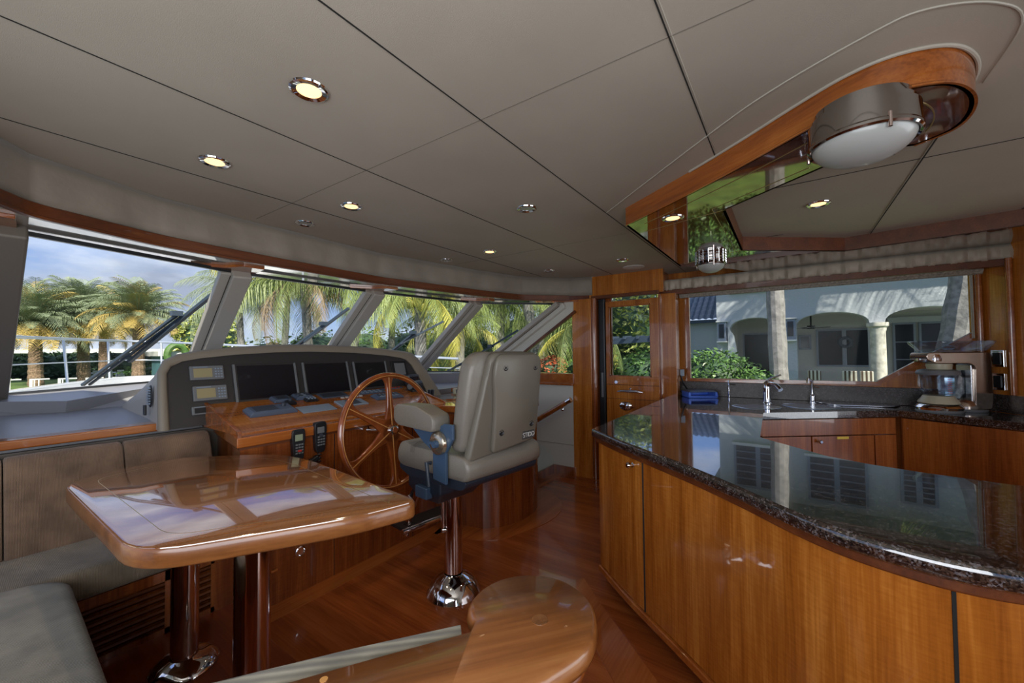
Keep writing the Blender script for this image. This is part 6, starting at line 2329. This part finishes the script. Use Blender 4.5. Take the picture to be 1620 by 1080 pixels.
vwin(-0.72, -1.95, 0.90, 1.93, mull=1)
vwin(-0.28, -0.50, 1.42, 1.78, nm='shuttered_window')
vwin(-2.45, -2.82, -0.9, 2.05, mull=0, bars=5, nm='french_door')
vwin(-2.98, -3.42, -0.9, 2.05, mull=0, bars=5, nm='french_door')
vwin(-4.6, -6.0, -0.9, 2.05, mull=1, bars=5, nm='french_door')
b = MB()
b.box(15.44, -3.6, 2.10, 15.5, -2.3, 2.26)
b.done('door_lintel', 'stucco', villa, smooth=0)
# lower storey windows and doors below the patio level seen mirrored in the worktop
for y in (-0.02, 1.47):
    b = MB()
    b.box(11.78, y - 0.10, 1.62, 11.98, y + 0.10, 2.12)
    ln = b.done('wall_lantern', 'win_frame', villa, bevel=0.01)
    b = MB()
    b.box(11.765, y - 0.06, 1.70, 11.79, y + 0.06, 2.06)
    b.done('lantern_glass', 'win_dark', ln, smooth=0)
    b = MB()
    b.box(11.74, y - 0.13, 2.12, 11.99, y + 0.13, 2.15)
    b.box(11.76, y - 0.12, 1.585, 11.99, y + 0.12, 1.62)
    b.done('lantern_cap', 'gelcoat', ln, smooth=0)
# wing with tiled roof at the left
b = MB()
b.box(12.9, 1.62, -1.0, 15.0, 4.8, 2.20)
b.done('side_wing', 'stucco', villa, smooth=0)
b = MB()
rows = []
for i in range(13):
    s = i / 12
    row = []
    for k in range(65):
        y = 1.64 + 2.6 * k / 64
        row.append((12.65 + s * 1.5 + 0.02 * (i % 2), y, 2.26 + s * 0.95 + 0.045 * abs(math.sin(k * 0.75)) + (0.03 if i % 2 else 0)))
    rows.append(row)
b.loft(rows, closed=False, caps=False)
b.done('tiled_roof', 'tile', villa, smooth=0)
b = MB()
b.box(12.6, 1.64, 2.17, 12.68, 4.3, 2.26)
b.done('eaves', 'navy', villa, smooth=0)
# wreath on the patio window, ceiling fan, striped chairs
b = MB()
n = 22
b.tube([(15.40, -1.36 + 0.13 * math.cos(2 * math.pi * k / n), 1.58 + 0.13 * math.sin(2 * math.pi * k / n)) for k in range(n)], 0.045, 8, closed=True)
tag(b.done('wreath', 'navy'), 'dark round wreath on the patio window of the villa', 'wreath')
t = thing('ceiling_fan', 'dark ceiling fan under the patio roof of the villa', 'fan', (13.5, -0.5, 1.95))
b = MB()
b.cyl((13.5, -0.48, 2.02), (13.5, -0.48, 2.42), 0.02, n=8)
b.cyl((13.5, -0.48, 1.93), (13.5, -0.48, 2.02), 0.09, n=16)
b.done('motor', 'black', t)
for k in range(5):
    a = k * 2 * math.pi / 5 + 0.3
    b = MB()
    b.prism([(13.5 + math.cos(a) * r - math.sin(a) * w, -0.48 + math.sin(a) * r + math.cos(a) * w) for r, w in ((0.08, 0.03), (0.46, 0.07), (0.50, 0.0), (0.46, -0.07), (0.08, -0.03))], 1.955, 1.965)
    b.done('fan_blade', 'black', t, smooth=0)
for k, (y, w) in enumerate(((-0.44, 0.24), (-1.05, 0.25), (-1.33, 0.22))):
    t = thing('patio_chair', ('patio chair with a striped back left of the villa window', 'patio chair with a striped back below the villa window', 'patio chair with a striped back next to the stone column')[k], 'chair', (12.0, y, -1), 0, 'striped patio chairs')
    b = MB()
    b.box(11.3, y - w / 2, 0.30, 11.36, y + w / 2, 0.90)
    b.box(11.3, y - w / 2, 0.30, 11.7, y + w / 2, 0.38)
    b.done('cushion', 'stripe', t, bevel=0.02)
    b = MB()
    for dx in (11.32, 11.66):
        for dy in (-w / 2 + 0.02, w / 2 - 0.02):
            b.box(dx - 0.012, y + dy - 0.012, -1.0, dx + 0.012, y + dy + 0.012, 0.32)
    b.done('chair_frame', 'win_frame', t, smooth=0)
leaf_mass('agave', 'spiky green plant at the foot of the villa wall', 'plant', (11.4, -1.9, -0.1), (0.3, 0.35, 0.35), 160, 0.22, 'frond', None, 50, core=False)
